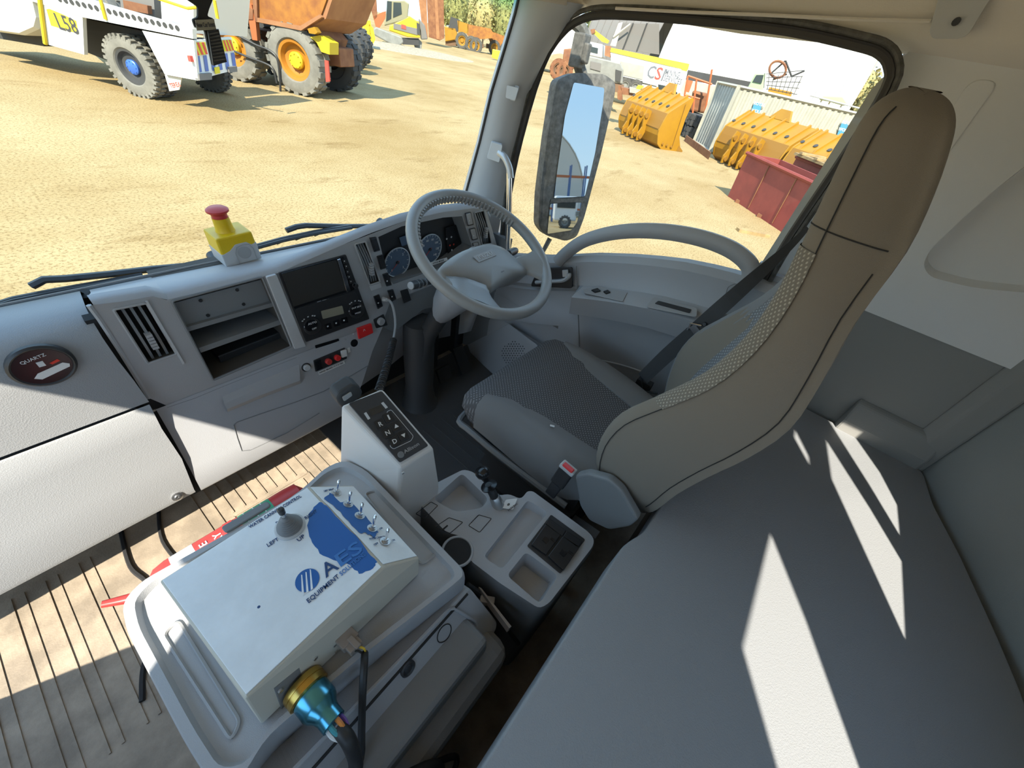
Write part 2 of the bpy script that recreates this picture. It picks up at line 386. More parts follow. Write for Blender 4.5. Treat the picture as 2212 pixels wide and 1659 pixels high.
def grow(L, d, x):
    out = []
    for i, p in enumerate(L):
        t = (L[min(i+1,len(L)-1)] - L[max(i-1,0)]).normalized(); nrm = V3(0, t.z, -t.y)
        if nrm.dot(p-cen) < 0: nrm = -nrm
        q = p + nrm*d; q.x = x; out.append(q)
    return out
sg = smooth_path(gl, 3)
mk('glass_seal', tube(grow(sg, .006, 1.287), .009, 6), 'seal_rubber', win2)
mk('window_frame', loft([[a, b, c, d] for a, b, c, d in zip(grow(sg,.004,1.297), grow(sg,.006,1.282), grow(sg,.013,1.276), grow(sg,.018,1.29))], False), 'seal_rubber', win2, smooth=True)
mk('door_weatherstrip', tube(grow(sg, .021, 1.277), .006, 8), 'black_worn', win2)
# door card
door = thing('door_1', 'grey moulded driver door with armrest, release handle and arched grab bar', 'door', (1.25,.45,.1))
struct(door)
YS = [.955,.9,.82,.74,.66,.60,.565,.55,.50,.42,.34,.26,.18,.12,.09,.06,.0,-.04]
def card(y):
    s = lerp(SILL, y); arm = 0 if y > .56 or y < .07 else 1
    ax_ = 1.168 if arm else 1.243
    return [V3(1.292,y,s-.012), V3(1.288,y,s), V3(1.262,y,s-.004), V3(1.246,y,s-.025), V3(1.25,y,s-.06), V3(1.247,y,s-.10), V3(1.24 if arm else 1.243,y,s-.118),
            V3(ax_+.012,y,s-.135+(.0 if arm else .0)), V3(ax_,y,s-.143), V3(ax_+.004,y,s-.155), V3(ax_+.022 if arm else 1.243,y,s-.22), V3(1.238,y,s-.232), V3(1.236,y,s-.3), V3(1.24,y,.40), V3(1.25,y,.28), V3(1.23,y,.25), V3(1.23,y,.10), V3(1.27,y,.05)]
mk('door_card', loft([card(y) for y in YS], False), 'plastic_grey', door, smooth=35)
def DX(u, v, off=0): return PX(u, v, off)
# arched grab bar
gp = [PX(u, v, 1.245) for u, v in [(1205,566),(1222,548),(1255,524),(1300,508),(1360,499),(1430,500),(1500,511),(1560,530),(1600,553),(1622,580),(1618,610)]]
mk('grab_bar', tube(smooth_path(gp, 4), .0235, 10, flat=((1,0,0), .75)), 'plastic_mid', door, smooth=True)
# armrest insets
def inset(name, L, x, dx, m, par, r=.004, bev=.0015): return mk(name, prism(rounded([PX(u, v, x) for u, v in L], r), (dx,0,0)), m, par, bevel=bev)
def armp(u, v, dz=.001):
    # point on the armrest top strip (a plane leaning between its outer edge and the door)
    p0 = V3(1.18,.3,lerp(SILL,.3)-.136); n = V3(-.25,.30,1).normalized(); return PL(u, v, p0+V3(0,0,dz), n)
sw = mk('window_switch_panel', prism([armp(u, v) for u, v in [(1258,627),(1290,619),(1355,633),(1345,652),(1262,634)]], (0,0,.003)), 'plastic_mid', door, bevel=.001)
for L in ([(1277,628),(1290,624),(1297,630),(1285,633)], [(1303,631),(1312,628),(1318,633),(1309,636)]):
    mk('window_switch', prism([armp(u, v, .004) for u, v in L], (0,0,.004)), 'black_gloss', sw)
cup = mk('pull_cup', prism(rounded([armp(u, v, .0005) for u, v in [(1395,664),(1412,642),(1506,667),(1504,686)]], .01), (0,0,.002)), 'plastic_mid', door, bevel=.001)
mk('pull_slot', prism(rounded([armp(u, v, .003) for u, v in [(1414,656),(1422,650),(1494,669),(1490,677)]], .004), (0,0,.001)), 'plastic_black', cup)
mk('card_seam', tube([PX(1245,575,1.24), PX(1247,640,1.236), PX(1250,700,1.236), PX(1252,785,1.236)], .002, 6), 'plastic_dark', door)
mk('cover_seam', tube(rounded([PX(u, v, 1.234) for u, v in [(1562,658),(1572,620),(1590,612),(1602,620),(1590,650)]], .008), .0012, 5), 'plastic_dark', door)
# release handle
hb = mk('release_bezel', prism(rounded([PX(u, v, 1.235) for u, v in [(1150,612),(1160,590),(1185,578),(1238,576),(1238,622),(1150,618)]], .01), (-.008,0,0)), 'plastic_black', door, bevel=.002)
mk('release_lever', join(tube(smooth_path([PX(u, v, 1.222) for u, v in [(1158,610),(1185,608),(1215,606),(1228,598),(1229,590)]]), .009, 8, flat=((0,0,1), .8))), 'silver_paint', hb, smooth=True)
mk('lock_button', prism([PX(u, v, 1.224) for u, v in [(1216,583),(1228,582),(1229,597),(1217,598)]], (-.006,0,0)), 'silver_paint', hb, bevel=.001)
mk('pocket_rim', tube(smooth_path([PX(u, v, 1.225) for u, v in [(1296,778),(1330,785),(1370,797),(1400,808)]]), .003, 6), 'plastic_light', door, smooth=True)
# kick panel with speaker grille
kp = [[PX(u, v, x) for u, v, x in row] for row in (
   [(1010,745,1.23),(1030,800,1.21),(1060,835,1.19)], [(1060,720,1.22),(1075,770,1.185),(1090,840,1.175)], [(1100,700,1.215),(1135,765,1.165),(1140,835,1.165)], [(1160,745,1.2),(1185,790,1.17),(1190,840,1.17)])]
spk = mk('speaker_pod', loft(kp, False), 'plastic_grey', door, smooth=50)
sgp = []
for i in range(9):
    for j in range(11):
        u = 1085+i*5.6+(j % 2)*2.8; v = 738+j*5.0
        if ((u-1110)/26)**2 + ((v-764)/27)**2 > 1: continue
        p0 = PX(u, v, 1.168); sgp.append(lathe([(.0024,0),(.0024,.002)], p0, (-1,0,.0), 6))
go = mk('grille_holes', join(*sgp), 'plastic_black', spk); go['kind'] = 'stuff'
# grab handle on the pillar
gh = thing('grab_handle', 'chrome and grey vertical grab handle on the windscreen pillar', 'handle', PX(1095,540,1.2))
mk('mount', prism(rounded([PX(u, v, 1.205) for u, v in [(1062,303),(1085,310),(1078,347),(1052,338)]], .006), (-.022,-.02,0)), 'plastic_light', gh, bevel=.003)
mk('bracket', tube(smooth_path([PX(u, v, 1.19) for u, v in [(1078,330),(1090,340),(1100,362),(1103,385)]]), .012, 10), 'silver_paint', gh, smooth=True)
mk('bar', tube([PX(u, v, 1.19) for u, v in [(1100,365),(1100,450),(1097,520),(1096,560)]], .0105, 12), 'chrome', gh, smooth=True)
struct(mk('trim_4', box((1.30,-.02,.66), (.03,.13,.46)), 'plastic_grey', bevel=.01), 'grey pillar trim behind the driver door', 'trim')
struct(mk('trim_3', box((1.27,1.06,.32), (.03,.24,.64)), 'plastic_dark'), 'dark kick panel between dashboard and door', 'trim')
# ================================================================== DASHBOARD
YF = .975
dash = thing('dashboard', 'grey moulded truck dashboard with vents, radio, empty cubby and gauges', 'dashboard', (.3,1.05,.2))
NB = V3(0,-.966,.259)                                  # lower face leans out towards the cab
def DF(u, v, off=0.0):
    p = PY(u, v, YF-off)
    if p.z < .45: p = PL(u, v, V3(0,YF,.45)+NB*off, NB)
    return p
def dp(L, off=0.0): return [DF(u, v, off) for u, v in L]
def slab(name, L, t, m, par, r=.003, bev=.001, off=0.0, **k):
    P = dp(L, off); n = NB if P[0].z < .44 else V3(0,-1,0)
    if r: P = rounded(P, r)
    return mk(name, prism(P, n*t), m, par, bevel=bev, **k)
def dome(name, u, v, r, t, m, par, off=0.0, n=20, edge=.15):
    p = DF(u, v, off); ax_ = NB if p.z < .45 else V3(0,-1,0)
    return mk(name, lathe([(r,0),(r,t*(1-edge)),(r*(1-edge),t)], p, ax_, n), m, par, smooth=40)
# openings
H_ventL = [(244,668),(316,654),(381,764),(319,785)]
H_cubby = [(370,650),(566,598),(629,748),(460,821)]
H_ventM = [(765,527),(789,521),(821,608),(798,616)]
H_clus  = [(817,512),(868,489),(957,470),(998,467),(1019,532),(965,573),(850,614),(838,598)]
H_ventR = [(1024,459),(1045,454),(1062,526),(1041,529)]
top_edge = [(1050,452),(1022,450),(957,458),(875,477),(740,529),(600,590),(470,622),(360,648),(330,640),(260,652),(192,660)]
TE = [PY(u, v, YF) for u, v in top_edge]
# face ends at the left in the divider; the passenger side is a separate moulding
divider = [(192,660),(216,692),(264,766),(322,860)]
faceR = [PY(u, v, YF) for u, v in [(1074,532),(1050,452)]]
lowz = .455
FL = [PY(u, v, YF) for u, v in divider]
outer = TE + [p for p in FL[1:]] + [V3(FL[-1].x+.02, YF, lowz), V3(.665,YF,lowz), PY(826,640,YF)+V3(.03,0,-.03), PY(1000,590,YF), faceR[0]]
mk('fascia', holed(outer, [[PY(u, v, YF) for u, v in h] for h in (H_ventL, H_cubby, H_ventM, H_clus, H_ventR)]), 'plastic_mid', dash)
# dash top roll: from the face edge back to the windscreen
def toproll(edge, name, m, par):
    rings = []
    for u, v in edge:
        p = PY(u, v, YF); zt = p.z+.016
        rings.append([p, p+V3(0,.006,.010), p+V3(0,.022,.0155), V3(p.x,YF+.05,min(zt, .728+.25*(zt-.728))), V3(p.x+.01,YF+.10,min(zt-.004,.716)), V3(p.x+.012,1.115,.703), V3(p.x+.012,1.165,.675)])
    return mk(name, loft(rings, False), m, par, smooth=60)
tr_ = [(1060,470),(1050,452),(1022,450),(957,458),(875,477),(800,504),(740,529),(670,560),(600,590),(530,607),(470,622),(415,636),(365,648)]
toproll(tr_, 'top_pad', 'plastic_grey', dash)
toproll([(365,648),(330,641),(260,653),(222,660),(205,664)], 'vent_cap', 'plastic_grey', dash)
mk('demister_slot', join(*[tube([V3(-.6,1.10+k*.013,.716-k*.006), V3(1.1,1.10+k*.013,.716-k*.006)], .0022, 5) for k in range(3)]), 'plastic_dark', dash)
mk('cowl_strip', prism([V3(-.66,1.15,.675),V3(1.2,1.15,.675),V3(1.2,1.19,.65),V3(-.66,1.19,.65)], (0,0,-.02)), 'black_matte', dash)
# passenger moulding with weave grain (upper pad and lower door)
def PP2(u, v): return PY(u, v, YF-.012)
Lz = .70
pr = []
dv = [PY(u, v, YF-.005) for u, v in [(176,652),(196,672),(240,745),(282,815),(312,850)]]
for x in (-.66, -.3):
    pr.append([V3(x,1.165,.672), V3(x,1.10,.712), V3(x,1.02,.715), V3(x,.985,.70), V3(x,.968,.675), V3(x,.962,.62), V3(x,.960,.56), V3(x,.957,.497)])
d0 = dv[-1]
pad_e = sorted([(PY(u, v, .962).z, PY(u, v, .962).x) for u, v in [(180,668),(205,705),(250,772),(305,842)]])
def pe(z):
    if z <= pad_e[0][0]: return pad_e[0][1]
    for (a, fa), (b, fb) in zip(pad_e, pad_e[1:]):
        if z <= b: return fa+(fb-fa)*(z-a)/(b-a)
    return pad_e[-1][1]
pr.append([V3(pe(z)+.02*max(0, y-.97)/.2, y, z) for y, z in ((1.165,.672),(1.10,.712),(1.02,.715),(.985,.70),(.968,.675),(.962,.62),(.960,.56),(.957,.497))])
mk('passenger_pad', loft(pr, False), 'dash_weave', dash, smooth=50)
LB = []
for x0, x1, x2 in ((-.66,-.66,-.66), (-.3,-.3,-.3), (PL(312,858,V3(0,.955,.49),V3(0,-1,0)).x, PL(362,945,V3(0,.935,.37),NB).x, PL(421,1060,V3(0,.905,.21),NB).x)):
    LB.append([V3(x0,.957,.490), V3(x0,.953,.486), V3(x1,.945,.42), V3(x1,.925,.32), V3(x2,.905,.215), V3(x2,.908,.20), V3(x2,.93,.192), V3(x2,1.1,.19)])
mk('lower_left_panel', loft(LB, False), 'dash_weave', dash, smooth=50)
mk('pad_gap', box((-.335,.972,.493), (.66,.02,.012)), 'black_matte', dash)
gpx = [PY(186,664,1.03)] + [PY(u, v, .985) for u, v in [(200,690),(235,735),(268,782),(318,860)]] + [PL(u, v, V3(0,.99,.45), NB) for u, v in [(368,950),(430,1062)]]
mk('divider_gap', loft([[p-V3(.012,0,0), p+V3(.02,0,0)] for p in gpx], False), 'black_matte', dash)
# centre lower panel (below cubby and radio)
bl = [(322,862),(365,905),(430,1056)]
LC = []
cle = [PL(u, v, V3(0,YF,.45), NB).x for u, v in [(322,862),(374,948),(434,1058)]]
for x0, xt in ((.0,.0), (.2,.2), (.45,.45), (.67,.67)):
    x2 = x0+.012 if x0 < .1 else (x0 if x0 < .5 else .46)
    x1 = x0+.004 if x0 < .1 else (x0 if x0 < .5 else .60)
    if x0 < .1: x0, x1, x2 = cle
    LC.append([V3(x0,YF-.001,.456), V3(x0,YF-.002,.45), V3(x1,YF-.022,.37), V3((x1+x2)/2,YF-.048,.27), V3(x2,YF-.068,.20), V3(x2,YF-.063,.19), V3(x2,1.1,.185)])
mk('lower_centre_panel', loft(LC, False), 'plastic_grey', dash, smooth=50)
# left edge rim of the centre moulding
mk('fascia_rim', tube([p+V3(0,.001,0) for p in FL], .0045, 6), 'plastic_grey', dash, smooth=True)
# ---- vents
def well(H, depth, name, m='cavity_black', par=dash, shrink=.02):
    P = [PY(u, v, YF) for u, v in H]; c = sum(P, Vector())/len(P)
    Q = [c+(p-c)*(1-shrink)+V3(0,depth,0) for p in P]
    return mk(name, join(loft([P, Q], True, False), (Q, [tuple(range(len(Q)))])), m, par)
def vent(H, ns, name, slat_m='plastic_dark', tab=True):
    wl = well(H, .06, name)
    P = [PY(u, v, YF) for u, v in H]
    mk('vent_frame', tube([p+V3(0,-.001,0) for p in rounded(P, .004)], .0028, 6, closed=True), 'plastic_mid', wl)
    for k in range(ns):
        t = (k+1)/(ns+1)
        a = P[0].lerp(P[1], t); b = P[3].lerp(P[2], t)
        path = [a+V3(0,.014,0), a.lerp(b,.35)+V3(0,.004,0), a.lerp(b,.7)+V3(0,.004,0), b+V3(0,.014,0)]
        ring = [[p+V3(-.0025,-.004,0), p+V3(.0025,-.004,0), p+V3(.006,.03,0), p+V3(.001,.03,0)] for p in smooth_path(path, 3)]
        s = mk('slat', loft(ring), slat_m, wl)
        if tab and k == ns//2:
            c = a.lerp(b, .62); mk('slat_tab', join(*[box(c+V3(0,-.004,dz), (.011,.014,.006)) for dz in (-.016,-.008,0,.008,.016)]), 'plastic_mid', s)
    return wl
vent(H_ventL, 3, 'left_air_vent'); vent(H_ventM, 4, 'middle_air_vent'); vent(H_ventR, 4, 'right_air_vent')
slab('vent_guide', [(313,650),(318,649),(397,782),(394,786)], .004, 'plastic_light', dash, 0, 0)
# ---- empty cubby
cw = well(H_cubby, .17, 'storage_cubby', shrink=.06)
cub_edge = [PY(u, v, YF) for u, v in H_cubby]
mk('cubby_frame', tube([p+V3(0,-.0005,0) for p in rounded(cub_edge, .006)], .003, 6, closed=True), 'plastic_dark', cw)
bp_ = mk('blanking_plate', prism([PY(u, v, YF+.018) for u, v in [(374,655),(568,603),(590,651),(401,706)]], (0,.004,0)), 'plastic_dark', cw, bevel=.001)
for u, v in ((433,649),(512,626),(449,681),(526,657)):
    mk('screw_hole', lathe([(.004,0),(.004,.002)], PY(u, v, YF+.0175), (0,-1,0), 10), 'black_matte', cw)
for L, m in (([(400,708),(591,653),(594,661),(404,717)], 'plastic_dark'), ([(429,752),(604,691),(609,700),(434,762)], 'plastic_dark')):
    P = [PY(u, v, YF+.008) for u, v in L]
    mk('cubby_shelf', prism(P, (0,.15,0)), m, cw)
P = [PY(u, v, YF+.05) for u, v in [(470,770),(612,715),(622,742),(484,800)]]
mk('wiring_module', prism(P, (0,.06,0)), 'plastic_black', cw, bevel=.003)
P = [PY(u, v, YF+.10) for u, v in [(410,722),(600,665),(606,680),(416,742)]]
mk('inner_tray', prism(P, (0,.03,0)), 'plastic_dark', cw)
P = [PY(u, v, YF+.02) for u, v in [(604,700),(608,699),(624,736),(620,738)]]
mk('inner_bracket', prism(P, (0,.004,0)), 'steel', cw)
# ---- pillar between cubby and radio, radio surround
slab('centre_pillar', [(572,596),(594,590),(658,746),(634,752)], .008, 'plastic_light', dash, .004, .003)
hu = slab('radio_surround', [(600,588),(746,549),(797,688),(660,738)], .004, 'plastic_black', dash, .004, .0015)
hd = slab('radio', [(606,590),(741,553),(765,625),(634,666)], .003, 'black_gloss', hu, .003, .001, off=.004)
slab('screen', [(609,592),(726,561),(747,626),(634,662)], .001, 'screen_dark', hu, .002, 0, off=.0075)
slab('chrome_strip', [(727,560),(734,558),(756,626),(748,630)], .004, 'chrome', hu, 0, .001, off=.007)
for u, v in ((744,564),(748,575),(751,587),(754,598),(758,608)):
    slab('radio_button', [(u-5,v-3),(u+4,v-5),(u+6,v+3),(u-3,v+5)], .002, 'plastic_black', hu, .001, 0, off=.007)
    dome('button_mark', u, v, .0016, .0006, 'print_light', hu, off=.0092, n=8)
k_ = dome('volume_knob', 765, 615, .0075, .012, 'plastic_black', hu, off=.006); dome('knob_ring', 765, 615, .0058, .001, 'chrome', k_.parent, off=.0185)
dome('knob_face', 765, 615, .0044, .001, 'black_gloss', hu, off=.0195)
def dtext(s, u, v, du, dv, size, m, par, off, ext=1.0):
    a = DF(u, v, off); b = DF(u+du, v+dv, off); n = NB if a.z < .45 else V3(0,-1,0)
    ex = (b-a).normalized(); ey = n.cross(ex)
    return mk('lettering', text_geo(s, size, basis(a, ex, ey), .0003, ext), m, par)
dtext('ISUZU', 698, 651, 20, -5, .010, 'print_light', hu, .0048, 1.3)
# climate panel
cl = slab('climate_panel', [(636,668),(765,628),(796,688),(660,736)], .003, 'plastic_black', dash, .003, .001, off=.004)
for u, v in ((672,703),(768,669)):
    kn = dome('climate_knob', u, v, .0245, .013, 'plastic_black', cl, off=.006, n=28)
    dome('knob_face', u, v, .0185, .001, 'black_gloss', cl, off=.0188, n=24)
    for k in range(7):
        a = math.radians(60+k*12 if u < 700 else 50+k*12); c = DF(u, v, .0075)
        p = c + V3(math.cos(a)*.031, 0, math.sin(a)*.031)
        if k not in (2, 4): mk('knob_mark', box(p, (.004,.001,.003)), 'print_light', cl)
    dome('knob_pointer', u-14, v+3, .002, .001, 'print_light', cl, off=.0155, n=8)
dtext('AUTO', 675, 698, 20, -6, .009, 'print_light', cl, .0202); dtext('OFF', 679, 710, 20, -6, .008, 'print_light', cl, .0202)
dtext('OUT SIDE', 770, 664, 20, -6, .0075, 'print_light', cl, .0202); dtext('MODE', 773, 676, 20, -6, .007, 'print_light', cl, .0202)
slab('climate_display', [(693,672),(739,660),(743,677),(697,689)], .001, 'lcd', cl, .003, 0, off=.0075)
for u, v in ((708,705),(726,698),(743,692)):
    bt = slab('climate_button', [(u-7,v-4),(u+6,v-8),(u+8,v+4),(u-5,v+7)], .003, 'black_gloss', cl, .002, .0006, off=.007)
    dome('button_mark', u, v, .003, .0006, 'print_light', cl, off=.0102, n=6)
# ---- switches
def rocker(L, m='black_gloss', mark=True, nm='rocker_switch'):
    s = slab(nm, L, .004, 'plastic_black', dash, .002, .0008)
    c = (sum(p[0] for p in L)/4, sum(p[1] for p in L)/4)
    L2 = [(c[0]+(u-c[0])*.78, c[1]+(v-c[1])*.82) for u, v in L]
    slab('rocker', L2, .004, m, s, .002, .001, off=.004)
    if mark: dome('switch_mark', c[0]+1, c[1]+4, .003, .0006, 'print_light', s, off=.0085, n=5)
    return s
rocker([(797,513),(811,511),(820,540),(807,544)], 'black_gloss', False, 'switch_blank'); rocker([(813,553),(826,549),(834,578),(821,582)], 'black_gloss', False, 'switch_blank')
rocker([(825,592),(837,588),(845,615),(834,618)]); rocker([(806,640),(818,635),(826,660),(815,667)]); rocker([(836,627),(848,624),(855,645),(844,651)])
rocker([(1004,460),(1016,457),(1022,485),(1010,488)], 'plastic_mid'); rocker([(1013,494),(1025,491),(1031,516),(1020,519)], 'plastic_mid'); rocker([(1020,525),(1032,522),(1034,530),(1022,533)], 'plastic_mid', False)
slab('fuse_cover', [(864,628),(880,623),(888,648),(872,655)], .002, 'plastic_black', dash, .002, .0006)
slab('ash_recess', [(797,618),(821,610),(824,620),(801,628)], .002, 'plastic_light', dash, .002, .0006)
# ---- instrument cluster
cl_P = [PY(u, v, YF) for u, v in H_clus]; cc = sum(cl_P, Vector())/len(cl_P)
Q = [cc+(p-cc)*.96+V3(0,.05,-.004) for p in cl_P]
clu = mk('instrument_cluster', join(loft([cl_P, Q], True, False)), 'plastic_dark', dash, smooth=30)
mk('cluster_back', (Q, [tuple(range(len(Q)))]), 'plastic_black', clu)
def gauge(u, v, r, n0, labs, rpm):
    c = PY(u, v, YF+.045); par = clu
    mk('gauge_dial', lathe([(r,0),(r,.003)], c, (0,-1,0), 40), 'gauge_face', par)
    mk('gauge_ring', tube([c+V3(math.cos(a)*r, -.004, math.sin(a)*r) for a in [2*math.pi*i/40 for i in range(40)]], .0022, 6, closed=True), 'gauge_ring', par)
    tk = []
    for i in range(n0):
        a = math.radians(225-270*i/(n0-1)); e = V3(math.cos(a),0,math.sin(a)); L_ = .008 if i % 2 == 0 else .005
        t = V3(-e.z,0,e.x)*.0007; p1 = c+e*(r*.95)+V3(0,-.0036,0); p2 = c+e*(r*.95-L_)+V3(0,-.0036,0)
        tk.append(([p1-t, p1+t, p2+t, p2-t], [(0,1,2,3)]))
    mk('gauge_ticks', join(*tk), 'print_light', par)
    nums = [text_geo(s, .011, basis(c+V3(math.cos(a)*r*.66, -.0037, math.sin(a)*r*.66), (1,0,0), (0,0,1)), .0002) for s, a in [(s, math.radians(225-270*i/(len(labs)-1))) for i, s in enumerate(labs)]]
    for q_ in nums: mk('gauge_number', q_, 'print_light', par)
    a = math.radians(222); e = V3(math.cos(a),0,math.sin(a)); t = V3(-e.z,0,e.x)*.0012
    mk('needle', prism([c-e*.008-t+V3(0,-.006,0), c-e*.008+t+V3(0,-.006,0), c+e*r*.8+V3(0,-.006,0)], (0,-.001,0)), 'needle_red', par)
    mk('needle_hub', lathe([(.006,0),(.005,.004)], c+V3(0,-.004,0), (0,-1,0), 14), 'plastic_black', par)
gauge(857, 566, .050, 13, ['0','1','2','3'], 1)
gauge(927, 538, .054, 19, ['0','20','40','60','80','100','120','140'], 0)
slab('message_display', [(862,513),(893,502),(898,520),(868,532)], .001, 'gauge_face', clu, 0, 0, off=-.044)
slab('warning_lamp_panel', [(962,492),(985,485),(1002,545),(968,560)], .001, 'black_gloss', clu, 0, 0, off=-.044)
for u, v, m in ((965,516,'print_light'),(975,512,'print_light'),(972,530,'needle_red'),(980,528,'needle_red'),(976,540,'print_light')): dome('warning_lamp', u, v, .0035, .0008, m, clu, off=-.0425, n=8)
lb = slab('cluster_label', [(926,568),(965,556),(967,562),(928,575)], .0008, 'label_white', dash, 0, 0, off=.001)
dtext('CYCLE MODE', 947, 565.5, 20, -6, .0085, 'label_print', lb, .0022)
# ---- hazard, lighter, slot, PTO panel, lock
hz = slab('hazard_switch', [(769,708),(800,697),(804,717),(773,731)], .008, 'red_bright', dash, .003, .002)
p = DF(787,714,.0095); tri = [p+V3(-.005,0,-.004), p+V3(.005,0,-.004), p+V3(0,0,.005)]
mk('hazard_triangle', join(*[cyl(tri[i], tri[(i+1) % 3], .0007, 5) for i in range(3)]), 'print_light', hz)
lk = slab('lighter_panel', [(806,690),(828,678),(837,702),(812,709)], .002, 'plastic_black', dash, .004, .0006)
dome('lighter_knob', 821, 693, .013, .012, 'plastic_mid', lk, off=.002)
dome('power_socket', 765, 741, .013, .001, 'black_gloss', dash, off=.001); 
slab('card_slot', [(680,746),(731,731),(733,737),(682,754)], .0015, 'black_gloss', dash, .002, 0)
dome('slot_button', 745, 733, .004, .003, 'plastic_mid', dash); dome('indicator_dot', 763, 721, .003, .002, 'print_light', dash)
pn = slab('pto_switch_panel', [(676,778),(744,750),(749,774),(681,803)], .003, 'plastic_black', dash, .003, .001)
for u, v, m, r in ((708,780,'red_plastic',.0095),(727,772,'red_bright',.0095)):
    dome('red_button', u, v, r, .012, m, pn, off=.003, n=16)
slab('white_switch', [(735,758),(746,754),(748,768),(737,772)], .007, 'label_white', pn, .002, .001, off=.003)
slab('switch_guard', [(679,781),(692,776),(697,795),(684,800)], .003, 'black_gloss', pn, .002, .001, off=.003)
lb2 = slab('pto_label', [(687,803),(743,779),(745,785),(689,810)], .0012, 'label_white', dash, 0, 0, off=.002)
dtext('HAND BRAKE / P.T.O ON', 716, 794.5, 20, -8.6, .0072, 'label_print', lb2, .0036, 1.0)
slab('side_tag', [(750,752),(755,750),(757,760),(752,762)], .001, 'label_white', dash, 0, 0, off=.001)
dome('glovebox_lock', 661, 793, .010, .010, 'plastic_light', dash, off=.0); dome('lock_ring', 661, 793, .014, .002, 'plastic_black', dash)
# ---- lower drawer grip and access door outlines
gr = [DF(u, v, .001) for u, v in [(480,856),(560,822),(646,786)]]; g2 = [DF(u, v, .016) for u, v in [(490,884),(565,853),(648,822)]]
mk('drawer_grip', loft([[gr[0], gr[1], gr[2]], [DF(484,872,.014), DF(563,838,.016), DF(648,808,.010)], [g2[0], g2[1], g2[2]], [DF(492,890,.001), DF(567,859,.001), DF(650,828,.001)]], False), 'plastic_mid', dash, smooth=30)
ol = [(512,912),(520,908),(600,880),(690,845),(798,782)]
mk('door_seam', join(tube(dp([(505,918),(512,912),(560,895),(640,868),(700,845),(795,790)], .0005), .0016, 5), tube(dp([(505,918),(512,945),(522,974),(540,972),(620,935),(690,892)], .0005), .0016, 5)), 'plastic_dark', dash)
mk('drawer_seam', tube(dp([(360,880),(420,860),(478,836),(560,803),(640,772)], .0005), .0018, 5), 'plastic_dark', dash)
# ---- hour meter on the passenger pad, and fixing bolt at the bottom corner
hm = PL(91, 788, V3(0,.962,.6), V3(0,-1,0))
hmr = mk('hour_meter', lathe([(.044,-.002),(.044,.006),(.040,.009),(.037,.007)], hm, (0,-1,0), 36), 'plastic_black', dash, smooth=40)
mk('meter_face', lathe([(.037,0),(.037,.0015)], hm+V3(0,-.006,0), (0,-1,0), 36), 'black_gloss', hmr)
ex, ey = V3(1,0,.06), V3(0,0,1)
mk('meter_lettering', join(text_geo('QUARTZ', .0085, basis(hm+V3(-.004,-.0085,.021), (1,0,.15), (0,0,1)), .0002), box(hm+V3(0,-.0083,.007), (.009,.0004,.011))), 'print_light', hmr)
mk('meter_sticker', prism([hm+V3(x,-.008,z) for x, z in [(-.020,-.018),(-.012,-.010),(.025,-.002),(.032,-.008),(.030,-.014),(-.012,-.024)]], (0,-.0005,0)), 'label_white', hmr)
mk('meter_red_mark', prism([hm+V3(x,-.0079,z) for x, z in [(.010,.004),(.022,.008),(.024,.003),(.012,.0)]], (0,-.0005,0)), 'needle_red', hmr)
bp0 = PL(383, 1072, V3(0,.905,.22), NB)
bo = mk('panel_bolt', join(lathe([(.012,0),(.012,.003),(.009,.004)], bp0, NB, 20), lathe([(.007,.003),(.006,.008),(.003,.008),(.003,.004)], bp0, NB, 14)), 'steel', dash, smooth=40)
# driver knee panel
K = [[V3(.665,.988,.45), V3(.60,.966,.37), V3(.50,.935,.25)], [PY(850,715,1.0), PY(840,760,1.02), PY(830,800,1.05)], [PY(915,665,1.0), PY(920,700,1.03), PY(905,740,1.06)], [PY(1000,640,1.02), PY(1010,680,1.05), PY(1000,720,1.08)], [PY(1070,600,1.0), PY(1075,650,1.04), PY(1070,700,1.08)]]
mk('knee_panel', loft(K, False), 'plastic_grey', dash, smooth=60)
mk('fascia_skirt', prism([PY(u, v, YF+.004) for u, v in [(815,700),(838,610),(960,575),(1074,532),(1078,600),(1000,650),(915,668),(850,718)]], (0,.006,0)), 'plastic_dark', dash)

# ================================================================== STEERING WHEEL AND COLUMN
SC = V3(.83,.697,.783); tl = .458; SN = V3(.008,-math.sin(tl),math.cos(tl)).normalized(); SE = V3(1,0,0); SF = SN.cross(SE).normalized()     # SF points up the wheel, forward
def SW(x, y, h=0): return SC + SE*x + SF*y + SN*h
stw = thing('steering_wheel', 'grey four-arc steering wheel with padded airbag hub', 'steering wheel', SC - SN*.12)
RIMR = .0165
mk('rim', tube([SW(math.cos(a)*.2135, math.sin(a)*.2135) for a in [2*math.pi*i/72 for i in range(72)]], [RIMR]*72, 14, closed=True), 'wheel_plastic', stw, smooth=60)
gn = []
for i in range(40):
    a = math.radians(20+140*i/39); gn.append(tube([SW(math.cos(a)*.198, math.sin(a)*.198, -.012), SW(math.cos(a)*.1965, math.sin(a)*.1965, 0), SW(math.cos(a)*.198, math.sin(a)*.198, .010)], .0042, 6))
mk('finger_grip', join(*gn), 'wheel_plastic', stw, smooth=60)
def WH(u, v, h): return PL(u, v, SC+SN*h, SN)
hub_px = [(948,578),(985,548),(1025,532),(1060,527),(1090,537),(1112,556),(1140,580),(1136,592),(1110,598),(1085,610),(1066,624),(1056,630),(1030,613),(988,606),(960,598)]
HP0 = smooth_path([WH(u, v, -.03) for u, v in hub_px], 3, True); HC0 = sum(HP0, Vector())/len(HP0)
def hubring(s, h): return [HC0 + (p-HC0)*s + SN*h for p in HP0]
